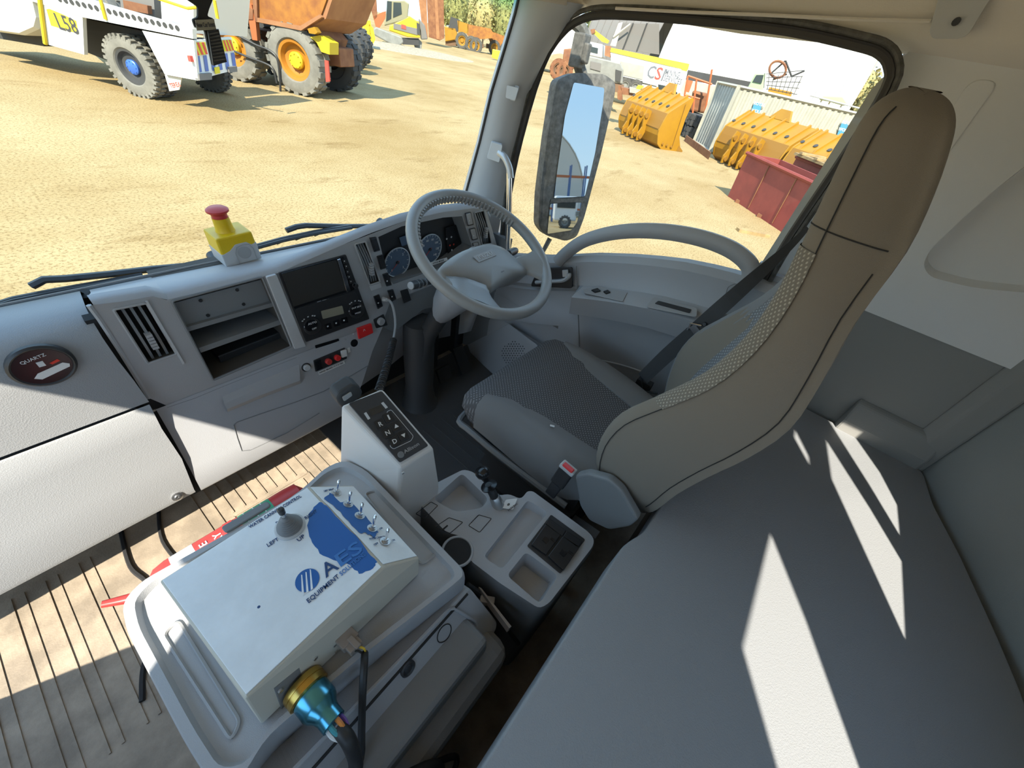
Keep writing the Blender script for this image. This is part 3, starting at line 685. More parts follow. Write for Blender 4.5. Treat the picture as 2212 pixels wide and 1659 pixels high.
mk('airbag_cover', loft([hubring(.80,-.06), hubring(.96,-.035), hubring(1.0,-.012), hubring(.985,-.002), hubring(.93,.006), hubring(.75,.013), hubring(.4,.017), hubring(.02,.018)]), 'wheel_plastic', stw, smooth=60)
def spoke(a0, b0, ang0, ang1, m):
    A, B = WH(*a0, -.032), WH(*b0, -.032); R_ = []
    def rimp(a, r=.2135): a = math.radians(a); return SW(math.cos(a)*r, math.sin(a)*r)
    for t in (-.15, 0, .25, .5, .75, .92, 1.0):
        tt = max(t, 0); w_ = tt*tt*.5+tt*.5
        P = A.lerp(rimp(ang0), w_); Q = B.lerp(rimp(ang1), w_)
        if t < 0: P = A + (B-A)*.06 + (HC0-A)*.12; Q = B + (HC0-B)*.12
        mid = (P+Q)/2; pin = .16*math.sin(math.pi*tt); P = P.lerp(mid, pin); Q = Q.lerp(mid, pin)
        hh = SN*.009
        R_.append([P-hh, P+hh*.4, P.lerp(Q,.12)+hh, mid+hh*1.25, P.lerp(Q,.88)+hh, Q+hh*.4, Q-hh, mid-hh*1.6])
    mk('spoke', loft(R_), m, stw, smooth=60)
spoke((962,598), (1056,629), 203, 245, 'spoke_satin'); spoke((1116,556), (1138,590), 349, 312, 'wheel_plastic')
ex_b = (WH(1066,547,-.012)-WH(1030,561,-.012)).normalized(); ey_b = SN.cross(ex_b)
bc = WH(1048,553,-.0125)
bd = mk('badge', prism([bc+ex_b*x+ey_b*y for x, y in [(-.040,-.012),(.040,-.012),(.044,.012),(-.044,.012)]], SN*.002), 'plastic_mid', stw, bevel=.001)
mk('badge_lettering', text_geo('ISUZU', .017, basis(bc+SN*.0026, ex_b, ey_b), .0008, 1.3), 'plastic_light', bd)
mk('airbag_lettering', text_geo('SRS', .010, basis(WH(1085,586,-.0155), ex_b, ey_b), .0012), 'plastic_dark', stw)
colm = thing('steering_column', 'grey steering column shroud with black stalks and rubber floor boot', 'steering column', (.83,.95,0))
def ring8(c, w_, h): return [c + SE*(w_*math.cos(a)) + V3(0,.5,.86)*(h*math.sin(a)) for a in [2*math.pi*i/12 for i in range(12)]]
c1 = SC-SN*.05; c2 = SC-SN*.15; c3 = SC-SN*.26+V3(0,.02,0)
mk('shroud', loft([ring8(c1,.055,.05), ring8(c1-SN*.03,.078,.062), ring8(c2,.082,.075), ring8(c3,.06,.06), ring8(c3-SN*.06,.04,.04)]), 'plastic_grey', colm, smooth=60)
mk('lower_shaft', tube([c3-SN*.02, V3(.83,.93,.36), V3(.81,.95,.22)], [.035,.035,.04], 12), 'boot_dark', colm, smooth=60)
mk('floor_boot', loft([[V3(x0,y0,z) + V3(rx*math.cos(a), ry*math.sin(a), 0) for a in [2*math.pi*i/16 for i in range(16)]] for x0, y0, z, rx, ry in ((.82,.97,.40,.06,.06),(.82,.97,.25,.062,.062),(.80,.94,.10,.058,.058),(.795,.93,.02,.07,.07),(.795,.93,.005,.08,.08))]), 'boot_dark', colm, smooth=50)
mk('pedal_bracket', join(box((.93,1.0,.30), (.02,.03,.4)), box((.93,.93,.10), (.07,.015,.06), Matrix.Rotation(-.5,3,'X')), box((1.05,1.0,.30), (.02,.03,.35)), box((1.06,.95,.10), (.06,.015,.13), Matrix.Rotation(-.6,3,'X'))), 'black_matte', colm)
A = PY(888,617,.83); B = PY(935,606,.86)
st = mk('left_stalk', tube([A, A.lerp(B,.35), A.lerp(B,.4), B, SC-SN*.07], [.0125,.0135,.011,.011,.009], 12), 'plastic_black', colm, smooth=40)
mk('stalk_cap', lathe([(.0115,0),(.011,.003),(.006,.004)], A, (A-B), 16), 'plastic_mid', st, smooth=40)
mk('stalk_bands', join(*[tube([A.lerp(B,t), A.lerp(B,t+.03)], .0138, 12) for t in (.2,.36,.55)]), 'plastic_dark', st)
B2 = PY(1114,541,.78); A2 = SC-SN*.07+SE*.05
mk('right_stalk', tube([A2, A2.lerp(B2,.7), A2.lerp(B2,.72), A2.lerp(B2,.93), B2], [.008,.008,.0135,.0135,.011], 12), 'plastic_black', colm, smooth=40)
# ================================================================== DRIVER SEAT
SX = .83
seat = thing('driver_seat', 'charcoal cloth driver seat with high bolstered backrest', 'seat', (SX,.25,0))
def cush(y, hw, z, bz_, zb=.385):
    xs = [-1,-.97,-.86,-.62,-.4,0,.4,.62,.86,.97,1]; zs = [z-.055, z-.012, z+bz_, z+bz_*.55, z, z, z, z+bz_*.55, z+bz_, z-.012, z-.055]
    return [V3(SX+a*hw, y, b) for a, b in zip(xs, zs)] + [V3(SX+hw*.93,y,zb), V3(SX-hw*.93,y,zb)]
cr = [cush(.535,.205,.455,0,.41), cush(.525,.222,.482,0,.395), cush(.50,.232,.497,.002), cush(.45,.238,.503,.006), cush(.36,.240,.500,.014), cush(.25,.238,.490,.020), cush(.15,.23,.483,.018), cush(.06,.21,.48,.01)]
mk('cushion', loft(cr), 'seat_pattern', seat, smooth=60)
for s in (-1, 1):
    R_ = []
    for y, hw, z, bz_, wi in ((.46,.238,.502,.006,.80),(.40,.2405,.503,.012,.66),(.30,.241,.497,.019,.56),(.20,.237,.489,.021,.52),(.10,.224,.484,.017,.5)):
        f_ = .003
        R_.append([V3(SX+s*hw*.99,y,z-.105), V3(SX+s*hw*1.008,y,z-.058), V3(SX+s*hw*.985,y,z-.010), V3(SX+s*hw*.87,y,z+bz_+f_), V3(SX+s*hw*(.87+wi)/2,y,z+bz_*.75+f_), V3(SX+s*hw*wi,y,z+bz_*.2+f_), V3(SX+s*hw*wi,y,z-.02)])
    mk('cushion_bolster', loft(R_, False), 'seat_bolster', seat, smooth=60)
mk('cushion_skirt', loft([[V3(SX-a*k,.10,z), V3(SX-a*k,.46,z), V3(SX-a*k*.8,.525,z), V3(SX+a*k*.8,.525,z), V3(SX+a*k,.46,z), V3(SX+a*k,.10,z)] for a, z, k in ((.225,.43,1),(.226,.39,1),(.232,.37,1),(.225,.33,1),(.19,.30,1))]), 'plastic_black', seat, smooth=40)
mk('seat_pan_trim', tube(smooth_path([V3(SX-.232,.12,.375), V3(SX-.238,.45,.375), V3(SX-.19,.53,.375), V3(SX+.19,.53,.375), V3(SX+.235,.45,.375)], 5), .010, 8), 'plastic_dark', seat, smooth=True)
mk('suspension_bellows', loft([[V3(SX-a,.12,z), V3(SX-a,.45,z), V3(SX+a,.45,z), V3(SX+a,.12,z)] for a, z in ((.18,.31),(.16,.28),(.185,.25),(.16,.22),(.185,.19),(.16,.16),(.185,.13),(.17,.09),(.19,.06),(.19,.008))]), 'black_matte', seat)
BK = [(.47,.19,-.03,.05,.03),(.52,.22,-.045,.085,.04),(.58,.247,-.055,.108,.042),(.66,.254,-.065,.119,.035),(.74,.256,-.085,.105,.018),(.82,.256,-.11,.062,.0),(.90,.252,-.125,.018,-.014),(.98,.245,-.115,-.002,-.022),(1.06,.23,-.10,-.002,-.02),(1.14,.20,-.095,.012,-.004),(1.20,.17,-.08,.023,.012),(1.245,.150,-.063,.030,.022),(1.266,.134,-.052,.027,.022),(1.279,.110,-.040,.018,.016)]
def bring(z, hw, yb, fb, fc):
    L = [(-hw*.80,yb),(-hw*.96,yb+.02),(-hw,yb*.5+fb*.5),(-hw*.98,fb-.022),(-hw*.88,fb),(-hw*.70,fb*.6+fc*.4),(-hw*.48,fc),(0,fc-.004)]
    L = L + [(-x, y) for x, y in L[-2::-1]]
    return smooth_path([V3(SX+x, y, z) for x, y in L], 3, True)
def dense(T, k=3):
    out = []
    for i in range(len(T)-1):
        p0, p1, p2, p3 = [Vector(T[max(0, min(len(T)-1, i+d))]+() ) if False else T[max(0, min(len(T)-1, i+d))] for d in (-1,0,1,2)]
        for j in range(k):
            t = j/k; out.append(tuple(.5*((2*b_)+(c_-a_)*t+(2*a_-5*b_+4*c_-d_)*t*t+(3*b_-a_-3*c_+d_)*t**3) for a_, b_, c_, d_ in zip(p0, p1, p2, p3)))
    out.append(T[-1]); return out
BKD = dense(BK + [(1.286,.080,-.028,.009,.008),(1.290,.042,-.016,-.001,-.001),(1.291,.008,-.010,-.006,-.007)])
BR = [bring(*b) for b in BKD]
mk('backrest', loft(BR), 'seat_side', seat, smooth=70)
def strip(i0, i1, z0, z1, d, name, m):
    rr = [[p + (p-V3(SX, p.y-.1, p.z)).normalized()*d for p in BR[k][i0*3:i1*3+1]] for k in range(len(BR)) if z0 <= BKD[k][0] <= z1]
    return mk(name, loft(rr, False), m, seat, smooth=70)
strip(5, 9, .60, 1.13, .003, 'backrest_insert', 'seat_pattern_back')
strip(3, 5, .80, 1.135, .003, 'bolster_edge', 'seat_pattern_light'); 
strip(9, 12, .52, 1.05, .0035, 'bolster_face', 'seat_bolster')
def seamline(i, z0, z1, off, nm='seam'):
    P = [BR[k][i*3] + off for k in range(len(BR)) if z0 <= BKD[k][0] <= z1]
    mk(nm, tube(P, .0009, 5), 'black_matte', seat)
seamline(3, .54, 1.27, V3(-.001,.002,0)); seamline(1, .54, 1.12, V3(-.001,0,0))
kk = min(range(len(BKD)), key=lambda k: abs(BKD[k][0]-1.13))
mk('headrest_seam', tube([p + (p-V3(SX,-.04,p.z)).normalized()*.0008 for p in BR[kk][3:15]], .0009, 5), 'black_matte', seat)
mk('fabric_nick', box(PZ(1193,920,.512), (.006,.012,.001), Matrix.Rotation(.5,3,'Z')), 'label_white', seat)
# recliner cover
rc = [PX(u, v, .575) for u, v in [(1252,1016),(1278,1010),(1325,1022),(1352,1045),(1388,1108),(1370,1124),(1325,1132),(1282,1112),(1262,1080)]]
mk('recliner_cover', prism(rounded(rc, .009), (-.022,0,0)), 'plastic_dark', seat, bevel=.006, seg=3)
mk('cover_screw', lathe([(.004,0),(.003,.003)], PX(1254,1079,.572), (-1,0,.2), 10), 'steel', seat)
mk('slide_rail', join(box((.60,.27,.03), (.03,.5,.05)), box((1.06,.27,.03), (.03,.5,.05)), prism([PZ(u, v, .06) for u, v in [(1230,1105),(1295,1150),(1285,1165),(1225,1120)]], (0,0,.005))), 'steel', seat)
# buckle
bk = thing('belt_buckle', 'black seat belt buckle with red release button beside the driver seat', 'buckle', PX(1232,1060,.568))
c0 = PX(1225,1015,.562); bx_ = basis(c0, (0,-1,-.1), (.15,-.1,1))
mk('buckle_body', xf(box((0,-.024,0), (.036,.06,.02)), bx_), 'plastic_black', bk, bevel=.004)
mk('buckle_rim', xf(box((0,.006,.0), (.039,.012,.023)), bx_), 'plastic_light', bk, bevel=.003)
mk('release_button', xf(box((0,.0085,.004), (.028,.012,.014)), bx_), 'red_bright', bk, bevel=.002)
mk('buckle_stalk', xf(box((0,-.07,0), (.028,.06,.012)), bx_), 'plastic_black', bk, bevel=.003)
# seat belt webbing
bt = thing('seat_belt', 'black seat belt webbing hanging beside the door', 'seat belt', (1.2,.1,.45))
bl_ = [(1745,492,1.27),(1708,530,1.25),(1630,600,1.20),(1558,664,1.165),(1500,716,1.15),(1440,768,1.13),(1388,818,1.10)]
wid = [6,10,17,20,20,19,17]
L_, R_ = [], []
for (u, v, x), w_ in zip(bl_, wid):
    L_.append(PX(u-w_*.55, v-w_*.62, x)); R_.append(PX(u+w_*.55, v+w_*.62, x-.005))
mk('webbing', loft([[a, (a+b)/2, b, b+V3(.002,0,0), a+V3(.002,0,0)] for a, b in zip(smooth_path(L_, 4), smooth_path(R_, 4))]), 'cable_black', bt)
tg = PX(1502,712,1.145); mk('tongue', join(box(tg, (.006,.03,.02), Matrix.Rotation(.5,3,'X')), tube([tg+V3(-.004,.018,-.01), tg+V3(-.004,.02,.012), tg+V3(-.004,-.01,.02)], .003, 6)), 'chrome', bt)
mk('webbing_button', lathe([(.006,0),(.005,.004)], PX(1522,700,1.148), (-1,0,.2), 12), 'plastic_black', bt)
mk('anchor', join(box(PX(1390,832,1.12), (.03,.05,.04)), tube([PX(1386,812,1.11), PX(1390,845,1.1), PX(1420,850,1.1)], .004, 6)), 'plastic_black', bt)
# ================================================================== BUNK
bunk = thing('bunk_mattress', 'dark grey vinyl bunk mattress lying behind the seats', 'mattress', (.4,-.35,.45))
bo_ = [(-.64,-.035),(.483,-.035),(.51,-.042),(.545,-.055),(.664,-.055),(1.27,-.055),(1.31,-.08),(1.322,-.20),(1.322,-.52),(1.31,-.575),(1.18,-.592),(1.045,-.635),(.86,-.68),(.76,-.70),(-.64,-.70)]
bot_ = rounded([V3(x, y, .455) for x, y in bo_], .02, 3)
mk('mattress', prism(bot_, (0,0,.10)), 'vinyl', bunk, bevel=.016, seg=4, smooth=50)
mk('piping', tube([V3(-.64,-.0375,.535), V3(.483,-.0375,.535), V3(.513,-.0455,.535), V3(.545,-.0575,.535), V3(.70,-.0575,.535)], .0016, 5), 'black_matte', bunk)
bb = thing('bunk_platform', 'dark carpeted bunk platform below the mattress', 'platform', (.4,-.3,0))
mk('front_board', box((.335,-.085,.225), (1.96,.03,.446)), 'dark_carpet', bb)
mk('deck', box((.335,-.31,.44), (1.9,.44,.024)), 'black_matte', bb)
mk('hinge_pin', tube([PX(1418,1092,.62), PX(1395,1100,.61)], .004, 6), 'steel', bb)
# ================================================================== FOLDED MIDDLE SEAT (used as a table)
tb = thing('folded_middle_seat', 'grey plastic back of the middle seat folded flat as a table', 'seat', (.05,.3,0))
ZT = .555
to = [(258,1300),(300,1255),(640,1066),(705,1006),(745,990),(790,1010),(1000,1225),(1006,1243),(985,1262),(792,1412),(571,1600),(520,1690),(455,1700),(395,1605),(268,1360)]
TO = [PZ(u, v, ZT) for u, v in to]
cen_ = sum(TO, Vector())/len(TO)
def sh_(s, z): return [V3(cen_.x+(p.x-cen_.x)*s, cen_.y+(p.y-cen_.y)*s, z) for p in rounded(TO, .03, 3)]
mk('back_shell', loft([sh_(.93,.46), sh_(1.0,.475), sh_(1.012,.51), sh_(1.008,.535), sh_(1.0,.548), sh_(.985,ZT), sh_(.93,ZT), sh_(.91,ZT-.010), sh_(.88,ZT-.011)]), 'plastic_grey', tb, smooth=50)
def trayslot(name, L, dz, m): return mk(name, prism(rounded([PZ(u, v, ZT-.0105) for u, v in L], .008), (0,0,dz)), m, tb, bevel=.002)
rv = []
for L in ([(786,1066),(812,1060),(946,1192),(912,1222)], [(352,1370),(385,1340),(520,1560),(500,1600)]):
    P = rounded([PZ(u, v, ZT-.0105) for u, v in L], .012); rv.append(tube([p+V3(0,0,.001) for p in P], .0025, 5, closed=True))
mk('tray_rib', rv[0], 'plastic_mid', tb, smooth=True); mk('tray_rib', rv[1], 'plastic_mid', tb, smooth=True)
grip = [PZ(u, v, ZT-.004) for u, v in [(470,1135),(585,1065),(590,1075),(480,1145)]]
mk('finger_grip', prism(rounded([PZ(u, v, ZT-.002) for u, v in [(478,1142),(578,1085),(588,1095),(490,1155)]], .006), (0,0,.006)), 'plastic_dark', tb, bevel=.002)
# rear hinge cover (slopes down towards the bunk)
HN = V3(0,-.86,.51).normalized(); HP = V3(.05,.148,.515)
def HL(u, v, o=0): return PL(u, v, HP+HN*o, HN)
hc = [HL(u, v) for u, v in [(1014,1268),(1060,1325),(1075,1345),(1072,1362),(1055,1385),(800,1680),(430,1900),(380,1800),(640,1660)]]
hcv = mk('hinge_cover', prism(rounded(hc, .012), -HN*.05), 'plastic_mid', tb, bevel=.005)
ri = [HL(u, v, .001) for u, v in [(975,1310),(1030,1345),(1025,1370),(790,1640),(560,1820),(520,1780)]]
mk('recess_rim', tube(rounded(ri, .015), .003, 6, closed=True), 'plastic_grey', hcv, smooth=True)
mk('hinge_line', tube([HL(1010,1283,.001), HL(650,1690,.001)], .0025, 5), 'black_matte', hcv)
cp = HL(960,1368,.001); e_, b_ = frame(HN)
mk('round_plug', tube([cp+e_*.015*math.cos(a)+b_*.015*math.sin(a) for a in [2*math.pi*i/28 for i in range(28)]], .0009, 5, closed=True), 'black_matte', hcv)
cp = HL(880,1443,.0)
mk('rubber_plug', lathe([(.013,0),(.013,.003),(.010,.005),(.007,.003),(.0055,.004),(.001,.004)], cp, HN, 24), 'plastic_black', hcv, smooth=40)
mk('seat_base', loft([[V3(-.12-k,.06-k*.3,z), V3(-.12-k,.48,z), V3(.215+k,.48,z), V3(.215+k,.06-k*.3,z)] for z, k in ((.46,0),(.30,.02),(.008,.02))]), 'plastic_dark', tb, bevel=.01)
mk('base_cushion', loft([[V3(-.14,.02,z), V3(-.14,.47,z), V3(.255,.47,z), V3(.255,.02,z)] for z in (.30,.40)]), 'seat_bolster', tb, bevel=.03, seg=3)
# ================================================================== AES CONTROL BOX
ZB = .632
cb = thing('control_box', 'white water cannon control box with blue paint patch and toggle switches', 'control box', PZ(620,1300,.552))
T = [PZ(u, v, ZB) for u, v in [(344,1255),(665,1050),(830,1225),(530,1510)]]      # front-left, front-right, rear-right, rear-left
S1, S2 = PZ(762,1048,.598), PZ(906,1206,.598)
def low_(p, z): return V3(p.x, p.y, z)
ZL = .547
Vb = [low_(T[0],ZL), low_(S1,ZL), PZ(905,1240,ZL), PZ(566,1566,ZL), T[0], T[1], T[2], T[3], S1, S2]
mk('box_body', (Vb, [(0,1,2,3), (0,4,5,8,1), (1,8,9,2), (2,9,6,7,3), (3,7,4,0), (4,5,6,7), (5,6,9,8)]), 'box_cream', cb, bevel=.0025)
def sc_(P, s, dz): c = sum(P, Vector())/len(P); return [c+(p-c)*s+V3(0,0,dz) for p in P]
lid = mk('lid_plate', prism(sc_(T, .972, .0), (0,0,.002)), 'box_white', cb, bevel=.0006)
SLN = (S1-T[1]).cross(T[2]-T[1]).normalized()
if SLN.z < 0: SLN = -SLN
SL4 = [T[1], T[2], S2, S1]
def ins(P, s, n, d): c = sum(P, Vector())/4; return [c+(p-c)*s+n*d for p in P]
pan = mk('switch_plate', prism(ins(SL4, .95, SLN, .0), SLN*.0015), 'box_white', cb, bevel=.0005)
def BT(u, v, dz=.0022): return PZ(u, v, ZB+dz)
def BS(u, v, d=.0016): return PL(u, v, T[1]+SLN*d, SLN)
def wob(L, n=6, amp=5):
    out = []
    for i, p in enumerate(L):
        q = L[(i+1) % len(L)]
        for k in range(n):
            t = k/n; out.append((p[0]+(q[0]-p[0])*t+random.uniform(-amp, amp)*(1 if k else .3), p[1]+(q[1]-p[1])*t+random.uniform(-amp, amp)*(1 if k else .3)))
    return out
mk('blue_overspray', ([BT(u, v) for u, v in wob([(690,1085),(706,1092),(745,1135),(790,1185),(815,1215),(806,1228),(775,1240),(757,1220),(728,1212),(690,1195),(672,1165),(664,1135),(668,1108)], 4, 2.2)], [tuple(range(52))]), 'blue_print', lid)
mk('blue_overspray', ([BS(u, v) for u, v in wob([(700,1078),(712,1064),(735,1085),(758,1083),(790,1115),(818,1150),(808,1162),(790,1150),(778,1152),(760,1135),(735,1105)], 4, 2.0)], [tuple(range(44))]), 'blue_print', pan)
def btext(s, a, b, size, m, par, f=BT, d=.0026, n=None, ext=1.0, nm='lettering'):
    A, B = f(*a, d), f(*b, d); nn = V3(0,0,1) if n is None else n
    ex = (B-A).normalized(); return mk(nm, text_geo(s, size, basis((A+B)/2, ex, nn.cross(ex)), .0002, ext), m, par)
def fit(s, a, b, m, par, hgt, f=BT, d=.0026, n=None, nm='lettering'):
    A, B = f(*a, d), f(*b, d); L_ = (B-A).length
    g = text_geo(s, hgt, Matrix.Identity(4), .0002); w_ = max(p.x for p in g[0]) - min(p.x for p in g[0])
    nn = V3(0,0,1) if n is None else n; ex = (B-A).normalized()
    M = basis((A+B)/2, ex, nn.cross(ex)) @ Matrix.Diagonal((L_/w_, 1, 1, 1)); return mk(nm, xf(g, M), m, par)
fit('WATER CANNON CONTROL', (538,1139), (650,1071), 'navy_print', lid, .0085)
fit('DOWN', (597,1131), (622,1115), 'navy_print', lid, .008); fit('LEFT', (577,1179), (601,1164), 'navy_print', lid, .0085)
fit('UP', (643,1168), (657,1157), 'navy_print', lid, .009); fit('RIGHT', (659,1120), (684,1103), 'navy_print', lid, .0085)
mat('blue_pale', (.05,.20,.52), .5); fit('A', (697,1238), (726,1217), 'navy_print', lid, .030, d=.0028, nm='brand_lettering'); fit('ES', (728,1215), (778,1180), 'blue_pale', lid, .030, d=.0028, nm='brand_lettering'); fit('EQUIPMENT', (664,1300), (731,1244), 'navy_print', lid, .0095, d=.0028); fit('SOLUTIONS', (735,1241), (788,1196), 'blue_pale', lid, .0095, d=.0028)
lc = BT(664,1253,.0026); ex = (BT(700,1230)-BT(660,1256)).normalized(); ey = V3(0,0,1).cross(ex)
def lp(x, y, dz=0): return lc + ex*x + ey*y + V3(0,0,dz)
circ = [lp(.0155*math.cos(a), .0165*math.sin(a)) for a in [2*math.pi*i/28 for i in range(28)]]
emb = mk('brand_emblem', (circ, [tuple(range(28))]), 'blue_print', lid)
for k, x0 in enumerate((-.011,-.005,.001)):
    mk('emblem_stripe', ([lp(x0-.003,-.016,.0002), lp(x0,-.016,.0002), lp(x0+.0085,.011,.0002), lp(x0+.0075,.0125,.0002)], [(0,1,2,3)]), 'box_white', emb)
mk('paint_chip', lathe([(.002,0),(.0015,.0003)], BT(559,1311,.002), (0,0,1), 8), 'navy_print', lid)
fit('LEFT SPRAY', (700,1061), (722,1056), 'navy_print', pan, .005, BS, .0019, SLN); fit('WATER CANNON', (798,1164), (832,1159), 'navy_print', pan, .005, BS, .0019, SLN)
fit('OFF', (808,1177), (817,1173), 'navy_print', pan, .005, BS, .0019, SLN); fit('ON', (847,1168), (853,1166), 'navy_print', pan, .005, BS, .0019, SLN); fit('ON', (820,1143), (826,1140), 'navy_print', pan, .005, BS, .0019, SLN)
for i, (u, v) in enumerate([(727,1064),(752,1089),(777,1114),(804,1141),(832,1169)]):
    p = BS(u, v, .0015)
    tg_ = mk('toggle_switch', join(lathe([(.0085,0),(.0085,.0008)], p, SLN, 20), lathe([(.0062,.0008),(.0062,.0032)], p, SLN, 6), lathe([(.0042,.003),(.0038,.0065),(.002,.0068)], p, SLN, 14)), 'steel', cb, smooth=30)
    q = p + SLN*.006; tip = q + SLN*.016 + V3(0,.004,.004)
    mk('toggle_lever', tube([q, q.lerp(tip,.5), q.lerp(tip,.85), tip], [.0016,.0022,.0029,.0012], 10), 'chrome', tg_, smooth=True)
# joystick
jb = PZ(627,1139,ZB+.002); jz = V3(0,0,1)
jd = V3(-.04,.02,1).normalized()
js = mk('joystick', lathe([(.0215,0),(.0215,.003),(.019,.005)], jb, jz, 28), 'plastic_light', cb, smooth=40)
prof_ = []
for k in range(8):
    r = .0185 - k*.0016; h = .004 + k*.0034; prof_ += [(r,h),(r+.0004,h+.0012),(r-.0018,h+.0024)]
mk('joystick_boot', lathe(prof_ + [(.004,.034)], jb, jd, 24), 'plastic_dark', js, smooth=50)
mk('joystick_shaft', cyl(jb+jd*.030, jb+jd*.043, .0032, 12), 'steel', js, smooth=40)
mk('joystick_tip', tube([jb+jd*.042, jb+jd*.044, jb+jd*.054, jb+jd*.0565], [.003,.0045,.0050,.003], 12), 'plastic_black', js, smooth=40)
# connectors on the rear side of the box
RN = (Vb[3]-T[3]).cross(T[2]-T[3]).normalized()
if RN.y > 0: RN = -RN
def BRr(u, v, o=0): return PL(u, v, T[3]+RN*o, RN)
mk('case_screw', lathe([(.0035,0),(.003,.004)], BRr(865,1272), RN, 12), 'steel', cb)
fp = mk('socket_flange', prism([BRr(u, v) for u, v in [(590,1485),(681,1405),(700,1462),(612,1545)]], RN*.003), 'plastic_dark', cb, bevel=.0008)
for u, v in ((602,1487),(677,1417),(612,1528)): mk('flange_screw', lathe([(.0032,.003),(.0028,.006)], BRr(u, v), RN, 12), 'steel', fp)
f2 = mk('small_socket_flange', prism([BRr(u, v) for u, v in [(703,1388),(762,1328),(772,1352),(714,1408)]], RN*.003), 'grey_connector', cb, bevel=.0008)
for u, v in ((719,1389),(762,1345),(767,1356),(722,1401)): mk('flange_screw', lathe([(.0028,.003),(.0024,.006)], BRr(u, v), RN, 12), 'steel', f2)
# blue and gold plug
pc_ = BRr(648,1472); pdn = (RN + V3(.03,0,-.12)).normalized()
pg = thing('cable_plug', 'blue and gold round multi-pin plug with black cable in the control box', 'plug', pc_+RN*.004)
mk('coupling_ring', lathe([(.026,.004),(.027,.006),(.027,.012),(.0262,.0125),(.0262,.0135),(.027,.014),(.027,.021),(.0245,.0225)], pc_, pdn, 40), 'brass', pg, smooth=30)
mk('plug_shell', lathe([(.023,.022),(.0238,.024),(.0238,.042),(.022,.047),(.017,.054),(.0155,.060),(.0155,.072),(.014,.073)], pc_, pdn, 40), 'blue_anodised', pg, smooth=30)
e0 = pc_ + pdn*.072
for k, cname, col in ((0,'wire_white',(.7,.7,.68)), (1,'wire_red',(.6,.12,.08)), (2,'wire_blue',(.05,.12,.4)), (3,'wire_violet',(.18,.08,.4)), (4,'wire_orange',(.7,.25,.05)), (5,'wire_teal',(.05,.3,.35))):
    mat(cname, col, .4); a = k*1.05; e_, b_ = frame(pdn); o_ = e_*.009*math.cos(a)+b_*.009*math.sin(a)
    mk('wire', tube(smooth_path([e0+o_-pdn*.004, e0+o_*1.05+pdn*.010, e0+o_*.5+pdn*.022]), .0032, 7), cname, pg, smooth=True)
cpath = smooth_path([e0+pdn*.010, e0+pdn*.028, PZ(768,1640,.515), PZ(785,1720,.47), V3(.05,.015,.38), V3(.05,-.005,.25), V3(.05,-.02,.02)])
mk('cable', tube(cpath, .0095, 10), 'cable_black', pg, smooth=True)
# small grey plug
sc0 = BRr(738,1368); sdn = (RN + V3(.05,0,-.1)).normalized()
sp_ = thing('grey_plug', 'small grey rectangular plug with thin sleeved cable in the control box', 'plug', sc0+RN*.004)
SB = basis(sc0, (T[2]-T[3]), V3(0,0,1)); 
ez_ = sdn; ex_ = (T[2]-T[3]).normalized(); ey_ = ez_.cross(ex_); MB = Matrix((ex_, ey_, ez_)).transposed().to_4x4(); MB.translation = sc0
mk('plug_body', join(xf(box((0,0,.012), (.026,.020,.020)), MB), xf(box((.0,0,.026), (.020,.016,.014)), MB)), 'grey_connector', sp_, bevel=.0015)
mk('latch', xf(box((.002,.010,.026), (.008,.006,.020)), MB), 'grey_connector', sp_, bevel=.001)
e1 = sc0 + sdn*.032
mat('wire_yellow', (.75,.5,.05), .4)
mk('wire', tube(smooth_path([e1+ex_*.003, e1+ex_*.006+sdn*.008, e1+V3(.006,-.012,-.014)]), .0016, 6), 'wire_yellow', sp_)
mk('wire', tube(smooth_path([e1-ex_*.003, e1+sdn*.006, e1+V3(.004,-.012,-.014)]), .0016, 6), 'cable_black', sp_)
mk('cable_sleeve', tube(smooth_path([e1+V3(.005,-.010,-.012), PZ(787,1432,.572), PZ(784,1480,.562), PZ(782,1540,.515), PZ(781,1620,.47), PZ(785,1720,.43), V3(.085,.0,.3), V3(.085,-.02,.02)]), .0052, 8), 'cable_black', sp_, smooth=True)
# ================================================================== GEAR SELECTOR
sel = thing('gear_selector', 'grey pedestal with black push-button gear keypad', 'gear selector', (.30,.45,0))
Kp = [PZ(735,876,.70), PZ(826,838,.70), PZ(938,968,.615), PZ(866,1012,.615)]
KN = (Kp[1]-Kp[0]).cross(Kp[3]-Kp[0]).normalized()
if KN.z < 0: KN = -KN
K2 = [V3(Kp[0].x-.02,Kp[0].y+.02,.48), V3(Kp[1].x+.01,Kp[1].y+.02,.48), V3(Kp[2].x+.012,Kp[2].y-.012,.48), V3(Kp[3].x-.02,Kp[3].y-.015,.48)]
K3 = [p + V3(0,0,-.472) for p in K2]
mk('pedestal', loft([Kp, K2, K3]), 'selector_grey', sel, bevel=.006, seg=3)
def KP(u, v, o=.001): return PL(u, v, Kp[0]+KN*o, KN)
mat('keypad_face', (.045,.047,.052), .5); kp_ = mk('keypad', prism(rounded([KP(u, v) for u, v in [(752,872),(824,845),(925,963),(863,1000)]], .004), KN*.003), 'keypad_face', sel, bevel=.001)
mat('key_black', (.022,.022,.024), .35)
def key(u, v, s, sub=None, r=1.0):
    e = (KP(825,842)-KP(750,870)).normalized(); n2 = KN.cross(e); c = KP(u, v, .004)
    o = mk('selector_button', prism(rounded([c+e*a*.0098*r+n2*b*.0092*r for a, b in ((-1,-1),(1,-1),(1,1),(-1,1))], .003), KN*.0025), 'key_black', kp_, bevel=.0008)
    return c+KN*.0028, e, n2
sel_keys = [('',839,902),('R',821,917),('^',855,921),('N',837,936),('v',871,941),('D',852,954)]
